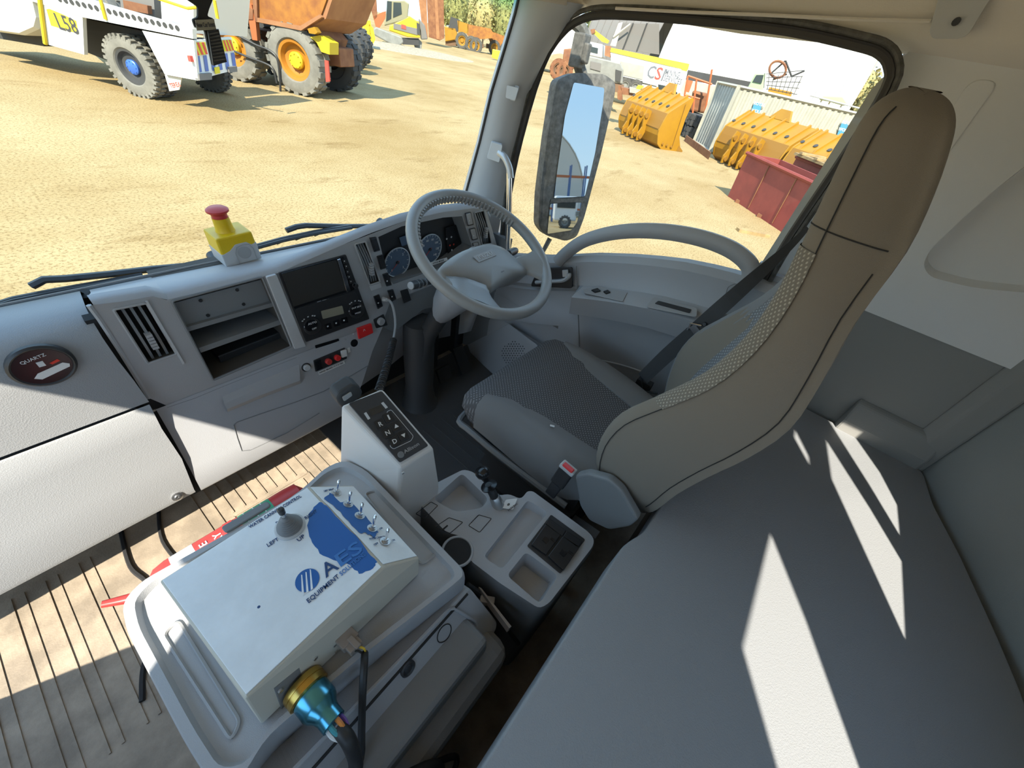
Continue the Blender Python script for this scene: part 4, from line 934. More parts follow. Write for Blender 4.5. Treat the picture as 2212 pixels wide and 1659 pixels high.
for s, u, v in sel_keys:
    c, e, n2 = key(u, v, s)
    if s in 'RND' and s: mk('button_letter', text_geo(s, .0125, basis(c, e, n2), .0002), 'label_white', kp_)
    elif s == '': mk('button_letter', prism([c+e*a+n2*b for a, b in ((-.0015,-.005),(.0015,-.005),(.0015,.005),(-.0015,.005))], KN*.0003), 'label_white', kp_)
    else:
        t = 1 if s == '^' else -1; mk('button_arrow', prism([c+e*(-.0045)-n2*.003*t, c+e*.0045-n2*.003*t, c+n2*.0045*t], KN*.0003), 'label_white', kp_)
mk('gear_display', prism(rounded([KP(u, v, .004) for u, v in [(795,886),(822,875),(830,887),(802,899)]], .002), KN*.001), 'screen_dark', kp_)
for L in ([(786,893),(791,890),(800,904),(795,907)], [(823,871),(828,868),(838,880),(833,883)]): mk('keypad_print', prism([KP(u, v, .0042) for u, v in L], KN*.0003), 'print_light', kp_)
mk('keypad_outline', tube(rounded([KP(u, v, .0043) for u, v in [(836,889),(845,885),(893,942),(888,952),(850,970),(843,965)]], .003), .0006, 4), 'print_light', kp_)
fit('Allison', (873,977), (905,958), 'plastic_mid', kp_, .010, KP, .0046, KN); mk('brand_roundel', lathe([(.0065,0),(.006,.0006)], KP(866,982,.004), KN, 18), 'plastic_dark', kp_)
mk('fixing_screw', lathe([(.003,0),(.002,.002)], Kp[3]+V3(.0,-.006,-.008), (-.3,-.9,.2), 10), 'steel', sel)
# handset on coiled cord
hs = thing('handset', 'dark grey handheld controller standing in front of the keypad pedestal', 'handset', PZ(757,872,.68))
Hc = [PY(u, v, .545) for u, v in [(727,862),(733,850),(764,830),(778,835),(785,848),(782,858),(750,882),(741,884),(732,874)]]
mk('handset_body', prism(rounded(Hc, .006), (.0,.030,.006)), 'boot_dark', hs, bevel=.006, seg=3)
mk('handset_button', prism(rounded([PY(u, v, .5445) for u, v in [(738,857),(757,845),(760,853),(742,866)]], .003), (0,-.003,0)), 'plastic_mid', hs, bevel=.001)
mk('handset_clip', prism([PY(u, v, .545) for u, v in [(742,878),(775,862),(790,900),(758,915)]], (0,-.05,-.02)), 'plastic_black', hs)
cd = thing('coiled_cord', 'black coiled cord plugged into the dashboard', 'cord', PY(820,838,.63))
pA = [PY(830,646,.968), PY(842,650,.94), PY(850,668,.92), PY(854,700,.89), PY(850,733,.85)]
mk('cord_lead', tube(smooth_path(pA), .004, 8), 'plastic_mid', cd, smooth=True)
mk('jack_plug', tube([PY(828,646,.972), PY(836,648,.95)], [.008,.006], 10), 'plastic_light', cd, smooth=True)
q0, q1, q2 = PY(850,733,.85), PY(840,780,.76), PY(819,842,.62)
hl = []
for i in range(28*10+1):
    t = i/280; c = (1-t)**2*q0+2*t*(1-t)*q1+t*t*q2; ax_ = (2*(1-t)*(q1-q0)+2*t*(q2-q1)).normalized(); e_, b_ = frame(ax_); a = 2*math.pi*i/10
    hl.append(c+e_*.009*math.cos(a)+b_*.009*math.sin(a))
mk('coil', tube(hl, .0027, 5), 'cable_black', cd, smooth=True)
# ================================================================== CENTRE CONSOLE
con = thing('centre_console', 'grey moulded console with trays, cup holder and blank switch covers', 'console', (.42,.2,0))
ZC = .45
co = [(903,1088),(935,1045),(1000,1012),(1022,1018),(1074,1070),(1100,1066),(1126,1078),(1140,1060),(1152,1060),(1275,1150),(1287,1166),(1283,1182),(1188,1306),(1166,1318),(1080,1262),(1012,1210),(1015,1180),(1005,1162),(985,1156),(962,1150)]
CO = rounded([PZ(u, v, ZC) for u, v in co], .012, 3)
hs1 = rounded([PZ(u, v, ZC) for u, v in [(1044,1203),(1140,1080),(1184,1106),(1084,1230)]], .010, 3)
hs2 = rounded([PZ(u, v, ZC) for u, v in [(1095,1243),(1136,1192),(1206,1244),(1166,1304)]], .010, 3)
hs3 = rounded([PZ(u, v, ZC) for u, v in [(935,1078),(998,1022),(1056,1078),(1040,1098),(985,1106)]], .012, 3)
cpb = [V3(p.x, p.y, 0) for p in CO]; cc_ = sum(CO, Vector())/len(CO)
def csh(s, z): return [V3(cc_.x+(p.x-cc_.x)*s, cc_.y+(p.y-cc_.y)*s, z) for p in CO]
mk('console_top', holed(csh(.985,ZC), [hs1, hs2, hs3]), 'plastic_grey', con)
mk('console_side', loft([csh(.985,ZC), csh(1.0,ZC-.006), csh(1.008,ZC-.02), csh(1.0,.30), csh(1.0,.008)], True, False), 'plastic_dark', con, smooth=60)
def cwell(h, d, nm, s=.9):
    c = sum(h, Vector())/len(h); q = [V3(c.x+(p.x-c.x)*s, c.y+(p.y-c.y)*s, ZC-d) for p in h]; m_ = [V3(c.x+(p.x-c.x)*.97, c.y+(p.y-c.y)*.97, ZC-.004) for p in h]
    return mk(nm, join(loft([h, m_, q], True, False), (q, [tuple(range(len(q)))])), 'plastic_grey', con, smooth=40)
cwell(hs1, .018, 'pen_tray'); cwell(hs2, .045, 'coin_cubby', .85); cwell(hs3, .035, 'front_tray', .88)
cup_c = PZ(1000,1185,ZC+.0005)
mk('cup_holder', lathe([(.030,0),(.030,.0006)], cup_c+V3(-.012,.004,0), (0,0,1), 28), 'black_matte', con)
mk('cup_holder_rim', tube([cup_c+V3(-.012+.031*math.cos(a), .004+.031*math.sin(a), 0) for a in [2*math.pi*i/30 for i in range(30)]], .003, 6, closed=True), 'plastic_grey', con, smooth=True)
sb_ = mk('switch_bezel', prism(rounded([PZ(u, v, ZC) for u, v in [(1138,1180),(1190,1112),(1264,1166),(1210,1240)]], .004), (0,0,.002)), 'plastic_black', con, bevel=.001)
for L in ([(1185,1120),(1222,1147),(1214,1160),(1178,1132)], [(1224,1148),(1258,1170),(1250,1182),(1216,1160)]): mk('blank_cover', prism([PZ(u, v, ZC+.002) for u, v in L], (0,0,.003)), 'key_black', sb_, bevel=.001)
for L in ([(1147,1178),(1178,1134),(1210,1158),(1179,1200)], [(1183,1203),(1215,1160),(1250,1186),(1216,1234)]):
    rk_ = mk('blank_switch', prism([PZ(u, v, ZC+.002) for u, v in L], (0,0,.005)), 'key_black', sb_, bevel=.0015)
    c = sum((PZ(u, v, ZC+.0072) for u, v in L), Vector())/4
    mk('switch_socket', box(c, (.012,.012,.002)), 'black_gloss', sb_); mk('switch_socket', box(c+V3(.012,-.012,0), (.005,.012,.002)), 'black_gloss', sb_)
for L in ([(898,1110),(931,1084),(946,1092),(918,1120)], [(940,1138),(970,1118),(1000,1128),(972,1152)], [(1012,1135),(1034,1112),(1062,1120),(1036,1150)]):
    P = [PZ(u, v, ZC+.0006) for u, v in L]; mk('console_panel_seam', tube(rounded(P, .003), .0007, 4, closed=True), 'black_matte', con)
mk('slot_mark', prism([PZ(u, v, ZC+.0006) for u, v in [(955,1143),(966,1134),(968,1136),(957,1146)]], (0,0,.0006)), 'black_matte', con)
pkl = mk('parking_label', prism(rounded([PZ(u, v, ZC+.003) for u, v in [(1084,1098),(1092,1080),(1118,1077),(1108,1102)]], .004), (0,0,.002)), 'label_white', con, bevel=.0006)
fit('PARKING', (1098,1103), (1117,1088), 'label_print', pkl, .006, lambda u, v, d: PZ(u, v, ZC+.0045+d), .001)
c = PZ(1098,1090,ZC+.0055); mk('label_arrow', join(prism([c+V3(-.004,0,0), c+V3(0,.003,0), c+V3(0,-.003,0)], (0,0,.0003)), prism([c+V3(.005,0,0), c+V3(.001,.003,0), c+V3(.001,-.003,0)], (0,0,.0003))), 'label_print', pkl)
# papers and cables stuffed between console and seat
gp_ = thing('wiring_harness', 'loose wiring and folded papers tucked between console and folded seat', 'wiring', (.29,.1,.35))
mk('folded_paper', prism([PZ(u, v, .40) for u, v in [(1030,1277),(1036,1280),(1100,1362),(1095,1366)]], (.002,0,.02)), 'grey_connector', gp_)
mk('cable', tube(smooth_path([PZ(1010,1262,.43), PZ(1045,1290,.40), PZ(1085,1345,.36), PZ(1120,1390,.30)]), .005, 6), 'cable_black', gp_, smooth=True)
mk('connector', box(PZ(1052,1298,.40), (.014,.03,.02), Matrix.Rotation(.6,3,'Z')), 'grey_connector', gp_, bevel=.002)
# parking brake lever
pk = thing('parking_brake', 'black parking brake lever with glossy round knob in the console', 'brake lever', PZ(1077,1092,ZC))
k0 = PZ(1076,1090,ZC); ktop = PZ(1041,1018,.545)
def kl(t): return k0.lerp(ktop, t)
mk('lever_sleeve', tube([kl(-.05), kl(.05), kl(.22), kl(.25)], [.015,.014,.0125,.010], 14), 'steel', pk, smooth=50)
mk('lever_shaft', tube([kl(.22), kl(.45), kl(.47), kl(.62)], [.010,.0095,.008,.008], 14), 'plastic_black', pk, smooth=50)
mk('lever_collar', lathe([(.008,-.004),(.019,0),(.019,.003),(.008,.006)], kl(.56), ktop-k0, 24), 'black_gloss', pk, smooth=40)
mk('knob', lathe([(.006,-.024),(.008,-.014),(.015,-.006),(.0165,.002),(.013,.009),(.006,.012),(.001,.0125)], kl(.96), ktop-k0, 24), 'black_gloss', pk, smooth=60)
# ================================================================== FIRE EXTINGUISHER beyond the folded seat
fx = thing('fire_extinguisher', 'red fire extinguisher with white and green label bands lying beyond the folded seat', 'fire extinguisher', (-.01,.575,.02))
fa, fb = V3(-.105,.566,.405), V3(.165,.566,.405); fd = (fb-fa).normalized()
mk('cylinder_body', lathe([(.008,-.03),(.02,-.025),(.036,-.008),(.04,.01),(.04,.225),(.038,.25),(.02,.262)], fa, fd, 28), 'red_plastic', fx, smooth=50)
for x0, x1, m in ((.018,.055,'label_white'),(.135,.195,'green_label')): mk('label_band', lathe([(.0403,x0),(.0403,x1)], fa, fd, 28), m, fx, smooth=60)
for i, s in enumerate(('ABE','DRY')): mk('label_text', text_geo(s, .018, basis(fa+V3(.070+.024*i,-.006,.0405), (0,1,.0), (-1,0,0)), .0004), 'label_white', fx)
mk('mark_lines', join(*[lathe([(.0406,x),(.0406,x+.002)], fa, fd, 24) for x in (.145,.163,.178)]), 'label_white', fx)
mk('valve_lever', join(tube([fa+V3(-.02,0,0), fa+V3(-.05,.015,.0), fa+V3(-.083,.03,.01)], [.012,.009,.006], 8), tube([fa+V3(-.03,0,.01), fa+V3(-.045,.0,.03)], .005, 8)), 'red_plastic', fx, smooth=50)
mk('mounting_bracket', join(box((-.06,.55,.27), (.03,.02,.22)), box((.08,.55,.27), (.03,.02,.22)), box((.01,.545,.17), (.2,.06,.02))), 'black_matte', fx)
mk('bracket_leg', join(box((-.06,.545,.09), (.03,.02,.165)), box((.08,.545,.09), (.03,.02,.165))), 'black_matte', fx)
mk('strap', lathe([(.0415,.108),(.0415,.124)], fa, fd, 28), 'red_bright', fx, smooth=60)
# ================================================================== EMERGENCY STOP on the dash top
es = thing('emergency_stop', 'yellow and grey emergency stop box with red mushroom button on the dash', 'emergency stop', (.327,1.085,.722))
b0 = V3(.327,1.085,.722); bR = Matrix.Rotation(-.07,3,'Y')
def EB(x, y, z): return b0 + bR @ V3(x, y, z)
W2, D2 = .042, .036
mk('grey_base', prism([EB(x,-D2,z) for x, z in [(-W2,0),(W2,0),(W2,.045),(.030,.043),(.020,.052),(-.006,.052),(-.022,.040),(-W2,.034)]], bR @ V3(0,2*D2,0)), 'plastic_light', es, bevel=.003)
mk('knockout', lathe([(.015,0),(.015,.001),(.0135,.001),(.0135,.0004)], EB(.008,-D2-.0005,.026), (0,-1,0), 24), 'plastic_mid', es)
mk('knockout_frame', tube([EB(-.012,-D2-.001,.003), EB(-.012,-D2-.001,.03), EB(-.005,-D2-.001,.043), EB(.010,-D2-.001,.046), EB(.024,-D2-.001,.043), EB(.03,-D2-.001,.03), EB(.03,-D2-.001,.003)], .0008, 5), 'plastic_mid', es)
mk('yellow_cover', prism([EB(x,-D2+.0006,z) for x, z in [(-W2+.0006,.030),(W2-.0006,.030),(W2-.002,.072),(-W2+.002,.072)]], bR @ V3(0,2*D2-.0012,0)), 'yellow_plastic', es, bevel=.004)
mk('collar', lathe([(.021,0),(.019,.006),(.0175,.03),(.018,.032)], EB(-.004,0,.072), bR @ V3(0,0,1), 24), 'yellow_plastic', es, smooth=40)
mk('mushroom_button', lathe([(.0165,0),(.0165,.012),(.020,.015),(.0235,.018),(.0235,.022),(.018,.026),(.002,.0275)], EB(-.004,0,.100), bR @ V3(0,0,1), 28), 'red_plastic', es, smooth=40)
# ================================================================== hanging air freshener
af = thing('air_freshener', 'black hanging air freshener tag reading New Car Scent', 'air freshener', PY(465,140,.93))
def AP(u, v, o=0): return PY(u, v, .93-o)
mk('tag_body', prism(rounded([AP(u, v) for u, v in [(383,-15),(465,-15),(458,5),(452,20),(448,35),(462,40),(468,66),(488,134),(460,143),(450,100),(443,66),(422,60),(416,42),(428,38),(428,15)]], .003), (0,.006,0)), 'black_matte', af, bevel=.001)
mk('ribbed_pack', prism([AP(u, v, .002) for u, v in [(447,66),(470,62),(488,133),(459,140)]], (0,-.004,0)), 'plastic_black', af)
for k in range(9): mk('pack_rib', prism([AP(u, v, .007) for u, v in [(452+k*1.2,72+k*7.2),(472+k*1.8,68+k*7.2),(473+k*1.8,71+k*7.2),(453+k*1.2,75+k*7.2)]], (0,-.001,0)), 'black_worn', af)
lbn = mk('scent_label', prism([AP(u, v, .003) for u, v in [(421,43),(462,41),(466,64),(425,66)]], (0,-.001,0)), 'brass' if False else 'lcd', af)
fit('New Car Scent', (424,55), (464,53), 'label_print', lbn, .008, lambda u, v, d: AP(u, v, .004+d), .0006, V3(0,-1,0))
mk('hanging_cord', tube([AP(425,-10), V3(AP(425,-10).x, .95, 1.39)], .001, 5), 'black_matte', af)
# ================================================================== OUTSIDE
GZ = -1.10
mat('tyre', (.085,.082,.075), .85, bump=.3, bscale=60, var=.2, vscale=3)
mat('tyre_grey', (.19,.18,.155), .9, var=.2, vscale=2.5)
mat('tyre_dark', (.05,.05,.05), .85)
mat('adt_orange', (.36,.145,.02), .6, var=.0, vscale=2.2, col2=(.22,.075,.018))
mat('rust', (.17,.065,.03), .85, col2=(.26,.115,.05), vscale=2.5)
mat('rust_pale', (.34,.16,.07), .8, col2=(.25,.105,.045), vscale=1.2)
mat('cat_yellow', (.36,.18,.008), .5, col2=(.31,.15,.007), vscale=1.5)
mat('cat_yellow_dark', (.25,.12,.012), .6)
mat('bright_yellow', (.60,.43,.02), .5)
mat('truck_white', (.68,.69,.68), .4)
mat('canvas_white', (.62,.60,.54), .8)
mat('canvas_grey', (.17,.16,.15), .9)
mat('dark_steel', (.045,.045,.045), .7)
mat('grey_machine', (.22,.22,.20), .6, var=.15, vscale=2)
mat('chassis_brown', (.16,.09,.05), .8)
mat('blue_hub', (.06,.16,.55), .35, metal=.3)
mat('chev_red', (.62,.07,.05), .5); mat('stripe_blue', (.10,.16,.42), .5)
mat('sign_yellow', (.62,.52,.03), .5); mat('sign_blue', (.06,.24,.38), .5)
mat('container_cream', (.36,.345,.28), .7, var=.1, vscale=1.5); mat('container_grey', (.36,.37,.34), .65, var=.12, vscale=1.5)
mat('bin_red', (.27,.05,.038), .75, col2=(.21,.037,.03), vscale=2)
mat('timber', (.36,.245,.11), .9, var=.2, vscale=5)
mat('leaf_olive', (.22,.22,.075), .9, var=.35, vscale=1.5); mat('leaf_dry', (.34,.29,.12), .9, var=.3, vscale=1.5); mat('bark', (.30,.24,.18), .9)
mat('canvas_green', (.33,.42,.25), .8); mat('orange_frame', (.40,.11,.035), .6)
mat('gravel_grey', (.33,.28,.20), .95, var=.3, vscale=6)
mat('glass_dark', (.035,.045,.045), .15)
mat('cab_cream', (.24,.22,.13), .5)
# ground: pale sand with darker scuffs
g = mat('sand', (.62,.47,.27), .95); n = g.node_tree.nodes; l = g.node_tree.links; b = n['Principled BSDF']; b.inputs['Specular IOR Level'].default_value = .1
tc = n.new('ShaderNodeTexCoord')
def nz(scale, det, stretch=None):
    t = n.new('ShaderNodeTexNoise'); t.inputs['Scale'].default_value = scale; t.inputs['Detail'].default_value = det; t.inputs['Roughness'].default_value = .7
    if stretch:
        mp = n.new('ShaderNodeMapping'); mp.inputs['Rotation'].default_value = (0,0,stretch[0]); mp.inputs['Scale'].default_value = (stretch[1],stretch[2],1)
        l.new(tc.outputs['Object'], mp.inputs[0]); l.new(mp.outputs[0], t.inputs['Vector'])
    else: l.new(tc.outputs['Object'], t.inputs['Vector'])
    return t
def rmp(src, p0, c0, p1, c1):
    r = n.new('ShaderNodeValToRGB'); r.color_ramp.elements[0].position = p0; r.color_ramp.elements[0].color = (*c0,1); r.color_ramp.elements[1].position = p1; r.color_ramp.elements[1].color = (*c1,1); l.new(src, r.inputs[0]); return r
def mixc(f, a, b_, mode='MIX'):
    m_ = n.new('ShaderNodeMix'); m_.data_type = 'RGBA'; m_.blend_type = mode
    if isinstance(f, float): m_.inputs[0].default_value = f
    else: l.new(f, m_.inputs[0])
    l.new(a, m_.inputs[6]); l.new(b_, m_.inputs[7]); return m_.outputs[2]
big = rmp(nz(.16, 8).outputs['Fac'], .36, (.30,.21,.094), .62, (.41,.315,.168))
scf = rmp(nz(1.1, 9, (.55,.5,1.3)).outputs['Fac'], .30, (.70,.64,.56), .44, (1,1,1))
fin = rmp(nz(30, 4).outputs['Fac'], .38, (.60,.56,.50), .50, (1.0,1.0,1.0))
c_ = mixc(1.0, big.outputs[0], scf.outputs[0], 'MULTIPLY'); c_ = mixc(1.0, c_, fin.outputs[0], 'MULTIPLY')
l.new(c_, b.inputs['Base Color'])
bp = n.new('ShaderNodeBump'); bp.inputs['Strength'].default_value = .35; bp.inputs['Distance'].default_value = .03; l.new(nz(20, 5).outputs['Fac'], bp.inputs['Height']); l.new(bp.outputs['Normal'], b.inputs['Normal'])
struct(mk('ground', ([V3(-250,-250,GZ), V3(350,-250,GZ), V3(350,350,GZ), V3(-250,350,GZ)], [(0,1,2,3)]), 'sand'), 'pale sandy yard surface with scuffed tracks', 'ground')
def G(u, v): return PZ(u, v, GZ)
def hdir(u, v): d = ray(u, v); return V3(d.x, d.y, 0).normalized()
def VD(u, v, D, cu=None):
    """point seen at pixel (u,v) on the upright plane at horizontal distance D, square to pixel column cu"""
    h = hdir(*(cu or (u, v))); return PL(u, v, V3(h.x*D, h.y*D, 0), h)
def ext(name, L, D, depth, m, par, cu=None, bevel=0, smooth=False):
    cu = cu or (sum(p[0] for p in L)/len(L), sum(p[1] for p in L)/len(L)); h = hdir(*cu)
    return mk(name, prism([VD(u, v, D, cu) for u, v in L], h*depth), m, par, bevel=bevel, smooth=smooth)
def tyre_geo(c, ax_, R, W, lugs=22, lugd=.05):
    ax_ = Vector(ax_).normalized()
    prof = [(R*.3,-W*.3),(R*.56,-W*.36),(R*.62,-W*.47),(R*.82,-W*.5),(R*.94,-W*.44),(R*.965,-W*.3),(R*.965,W*.3),(R*.94,W*.44),(R*.82,W*.5),(R*.62,W*.47),(R*.56,W*.36),(R*.56,0),(R*.2,-.01)]
    g_ = lathe(prof, c, ax_, 40, caps=False); e, b2 = frame(ax_); gs = [g_]
    for i in range(lugs):
        for s in (-1, 1):
            a = 2*math.pi*(i+.25*s)/lugs; rd = e*math.cos(a)+b2*math.sin(a); tn = ax_.cross(rd)
            M = Matrix((rd, tn, ax_)).transposed(); cc2 = Vector(c)+rd*(R*.955)+ax_*(s*W*.27)
            gs.append(box(cc2, (lugd*1.6, 2*math.pi*R/lugs*.5, W*.42), M))
    return join(*gs)
def wheel(par, c, ax_, R, W, tm, rim, hub, lugs=22, nm='wheel'):
    """ax_ points outwards from the vehicle"""
    ax_ = Vector(ax_).normalized(); c = Vector(c)
    w_ = mk(nm, tyre_geo(c, ax_, R, W, lugs), tm, par, smooth=35)
    mk('rim', lathe([(R*.56,W*.36),(R*.58,W*.40),(R*.50,W*.38),(R*.44,W*.15),(R*.25,W*.10),(R*.2,W*.05)], c, ax_, 32, caps=False), rim, w_, smooth=40)
    mk('hub', join(lathe([(R*.25,W*.02),(R*.25,W*.26),(R*.21,W*.32),(R*.02,W*.33)], c, ax_, 20), *[lathe([(R*.025,W*.30),(R*.02,W*.36)], c+(frame(ax_)[0]*math.cos(a)+frame(ax_)[1]*math.sin(a))*R*.19, ax_, 6) for a in [2*math.pi*i/8 for i in range(8)]]), hub, w_, smooth=40)
    return w_
# ------------------------------------------------------------------ white service truck
FW = V3(-.5,.866,0); SD = V3(-.866,-.5,0); RE = -FW; UP = V3(0,0,1)
wb = G(303,211)
wt = thing('service_truck', 'white service truck with perforated deck beam and blue wheel hub', 'truck', wb)
def WS(u, v, o=0): return PL(u, v, wb+SD*o, SD)
def wsl(name, L, o, t, m, par=wt, bevel=0): return mk(name, prism([WS(u, v, o) for u, v in L], -SD*t), m, par, bevel=bevel)
wheel(wt, wb+V3(0,0,.53)-SD*.16, SD, .53, .30, 'tyre_grey', 'dark_steel', 'blue_hub', 30)
wheel(wt, wb+V3(0,0,.53)-SD*.50, SD, .53, .30, 'tyre', 'dark_steel', 'dark_steel', 30)
wheel(wt, wb+V3(0,0,.53)-SD*2.2, -SD, .53, .30, 'tyre', 'dark_steel', 'dark_steel', 30)
wsl('rear_skirt', [(307,66),(418,87),(428,174),(356,161)], .04, .06, 'truck_white')
wsl('tray_body', [(232,-60),(425,-10),(420,92),(310,68),(180,36),(120,-20)], 0, .0, 'truck_white') if False else None
bm_ = wsl('deck_beam', [(60,-40),(120,-22),(415,62),(417,84),(178,37),(120,18),(60,0)], .06, .10, 'truck_white')
for k in range(20):
    t = k/19; u, v = 128+t*255, -2+t*63; p = WS(u, v, .062)
    mk('beam_hole', lathe([(.045,0),(.045,.004)], p, SD, 12), 'dark_steel', bm_)
mk('deck_floor', prism([WS(60,-5,0), WS(417,84,0), WS(417,84,-2.3), WS(60,-5,-2.3)], (0,0,.08)), 'grey_machine', wt)
wsl('deck_box', [(250,-60),(330,-40),(335,40),(262,20)], -.5, 1.4, 'canvas_grey'); wsl('deck_crate', [(345,-40),(418,-20),(418,72),(350,50)], -.3, 1.6, 'truck_white')
wsl('cross_brace', [(265,0),(318,12),(320,30),(268,20)], -.35, .1, 'rust')
sp2 = wsl('side_panel', [(92,-8),(178,37),(182,118),(99,95)], .05, .08, 'truck_white')
yp = wsl('number_sign', [(100,20),(106,19),(133,30),(164,45),(169,73),(110,55)], .056, .006, 'sign_yellow')
def wtext(s, a, b, m, hgt, par, o): 
    return fit(s, a, b, m, par, hgt, lambda u, v, d: WS(u, v, o+d), .002, SD)
wtext('L58', (122,47), (166,60), 'label_print', .36, yp, .058)
mk('yellow_post', tube([WS(83,-20,.08), WS(98,95,.08)], .035, 8), 'bright_yellow', wt); mk('handrail', tube([WS(212,-20,.08), WS(228,42,.08)], .03, 8), 'bright_yellow', wt)
mk('handrail', tube([WS(320,-10,.08), WS(405,18,.08), WS(440,14,.08)], .025, 8), 'bright_yellow', wt); mk('handrail', tube([WS(463,0,.0), WS(470,40,.0)], .03, 8), 'bright_yellow', wt)
wsl('underbody', [(182,40),(312,68),(352,155),(330,170),(185,112)], -.55, 1.2, 'dark_steel')
wsl('front_tank', [(-80,-40),(60,-40),(78,40),(72,62),(40,76),(-80,60)], .02, 1.6, 'truck_white', bevel=.12)
wsl('front_chassis', [(-80,40),(95,80),(95,100),(-80,70)], -.6, 1.0, 'dark_steel')
fl_ = wsl('mud_flap', [(356,162),(392,168),(387,194),(366,197)], -.02, .02, 'canvas_white'); wtext('TEREX', (367,186), (389,182), 'chev_red', .11, fl_, -.015)
# tail face
tp = WS(428,174,.04)
def WR(u, v, o=0): return PL(u, v, tp+RE*o, RE)
def wrl(name, L, o, t, m, par=wt): return mk(name, prism([WR(u, v, o) for u, v in L], -RE*t), m, par)
tf = wrl('tail_board', [(419,88),(500,80),(512,150),(428,172)], 0, .06, 'truck_white')
for L in ([(413,92),(444,91),(449,117),(421,120)], [(481,87),(500,86),(506,109),(486,111)]):
    pl_ = wrl('chevron_plate', L, .03, .02, 'sign_yellow')
    for k in range(3):
        t0, t1 = k/3+.05, k/3+.20; a0 = [L[0][i]+(L[1][i]-L[0][i])*t0 for i in (0,1)]; a1 = [L[0][i]+(L[1][i]-L[0][i])*t1 for i in (0,1)]; b0_ = [L[3][i]+(L[2][i]-L[3][i])*min(1,t0+.14) for i in (0,1)]; b1_ = [L[3][i]+(L[2][i]-L[3][i])*min(1,t1+.14) for i in (0,1)]
        mk('chevron_stripe', prism([WR(*a0,.032), WR(*a1,.032), WR(*b1_,.032), WR(*b0_,.032)], RE*.004), 'chev_red', pl_)
for k in range(6):
    u = 424+k*15; mk('tail_stripe', prism([WR(u, 122-k*1.5, .01), WR(u+7, 121-k*1.5, .01), WR(u+12, 155-k*1.5, .01), WR(u+5, 156-k*1.5, .01)], RE*.004), 'stripe_blue', tf)
np_ = wrl('number_plate', [(463,146),(474,144),(476,158),(466,160)], .04, .01, 'sign_yellow'); wrl('tail_lamp', [(410,121),(424,120),(426,132),(413,134)], .04, .06, 'chev_red')
wrl('bumper', [(430,160),(458,158),(458,172),(432,174)], .05, .1, 'canvas_grey'); wrl('bumper', [(494,145),(512,143),(513,155),(496,157)], .05, .1, 'canvas_grey')
# ------------------------------------------------------------------ articulated dump truck
ab = G(645,206)
dt = thing('dump_truck', 'rusty orange articulated dump truck with large grey tyres', 'truck', ab)
def AS(u, v, o=0): return PL(u, v, ab+SD*o, SD)
def asl(name, L, o, t, m, par=dt, bevel=0): return mk(name, prism([AS(u, v, o) for u, v in L], -SD*t), m, par, bevel=bevel)
mat('rim_orange', (.42,.17,.02), .5); 
for k in (0, 1.95):
    wheel(dt, ab+FW*k-SD*.30+UP*.82, SD, .82, .62, 'tyre_grey', 'rim_orange', 'bright_yellow', 18)
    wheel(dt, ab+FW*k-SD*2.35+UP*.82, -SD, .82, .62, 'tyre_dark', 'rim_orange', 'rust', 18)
wheel(dt, ab+FW*6.2-SD*.30+UP*.82, SD, .82, .62, 'tyre_grey', 'rim_orange', 'bright_yellow', 18)
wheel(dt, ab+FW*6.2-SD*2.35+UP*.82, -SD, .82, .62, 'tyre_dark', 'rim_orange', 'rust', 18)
mk('axle', join(cyl(ab-SD*.2+UP*.82, ab-SD*2.4+UP*.82, .16, 12), cyl(ab+FW*1.95-SD*.2+UP*.82, ab+FW*1.95-SD*2.4+UP*.82, .16, 12)), 'chassis_brown', dt)
mk('chassis', join(box(ab+FW*3-SD*1.3+UP*1.05, (.9,8,.45), basis((0,0,0), -SD, FW))), 'rust', dt, bevel=.03)
bed = asl('hopper', [(440,-90),(462,14),(545,46),(600,58),(650,64),(692,36),(712,-20),(718,-100)], -.05, 2.5, 'adt_orange')
asl('hopper_rib', [(553,47),(650,66),(695,37),(690,31),(648,56),(556,38)], .03, .12, 'rust_pale', bed); asl('hopper_rib', [(545,-60),(552,-60),(556,46),(547,46)], .03, .1, 'rust', bed)
asl('tailgate', [(653,65),(695,36),(715,-20),(721,-100),(732,-100),(724,-20),(704,40),(668,64)], -.1, 2.4, 'rust_pale'); asl('hinge_plate', [(664,62),(679,58),(686,70),(680,74),(668,72)], .06, .2, 'cat_yellow')
asl('lift_ram', [(534,5),(543,10),(552,48),(556,88),(545,86),(538,50)], .04, .15, 'orange_frame'); asl('ram_joint', [(535,15),(546,20),(546,42),(535,42)], .06, .2, 'rust')
asl('mud_guard', [(670,80),(690,76),(712,92),(712,118),(694,112),(684,92)], -.1, .5, 'bright_yellow'); asl('prop_link', [(701,130),(708,132),(712,176),(704,177)], .1, .06, 'chev_red')
asl('spring_box', [(655,70),(685,66),(700,84),(694,104),(672,96)], -.5, 1.4, 'rust')
mk('air_hose', tube(smooth_path([AS(u, v, .05) for u, v in [(500,70),(530,85),(555,98),(580,108),(598,125),(604,160),(606,200)]]), .03, 6), 'cable_black', dt, smooth=True)
mk('air_hose', tube(smooth_path([AS(u, v, .05) for u, v in [(500,108),(540,125),(575,138),(590,150),(598,180)]]), .03, 6), 'cable_black', dt, smooth=True)
# row of loose tyres standing beyond the tail
for i, (u, v, R) in enumerate(((738,172,.80),(757,155,.80),(772,143,.80))):
    p = G(u, v); o = tag(mk('spare_tyre', tyre_geo(p+UP*R, V3(.87,.5,0), R, .55, 18), 'tyre_dark', None, smooth=35), 'black off-road tyre standing on edge beyond the dump truck tail', 'tyre', 'tyres standing beyond the dump truck')
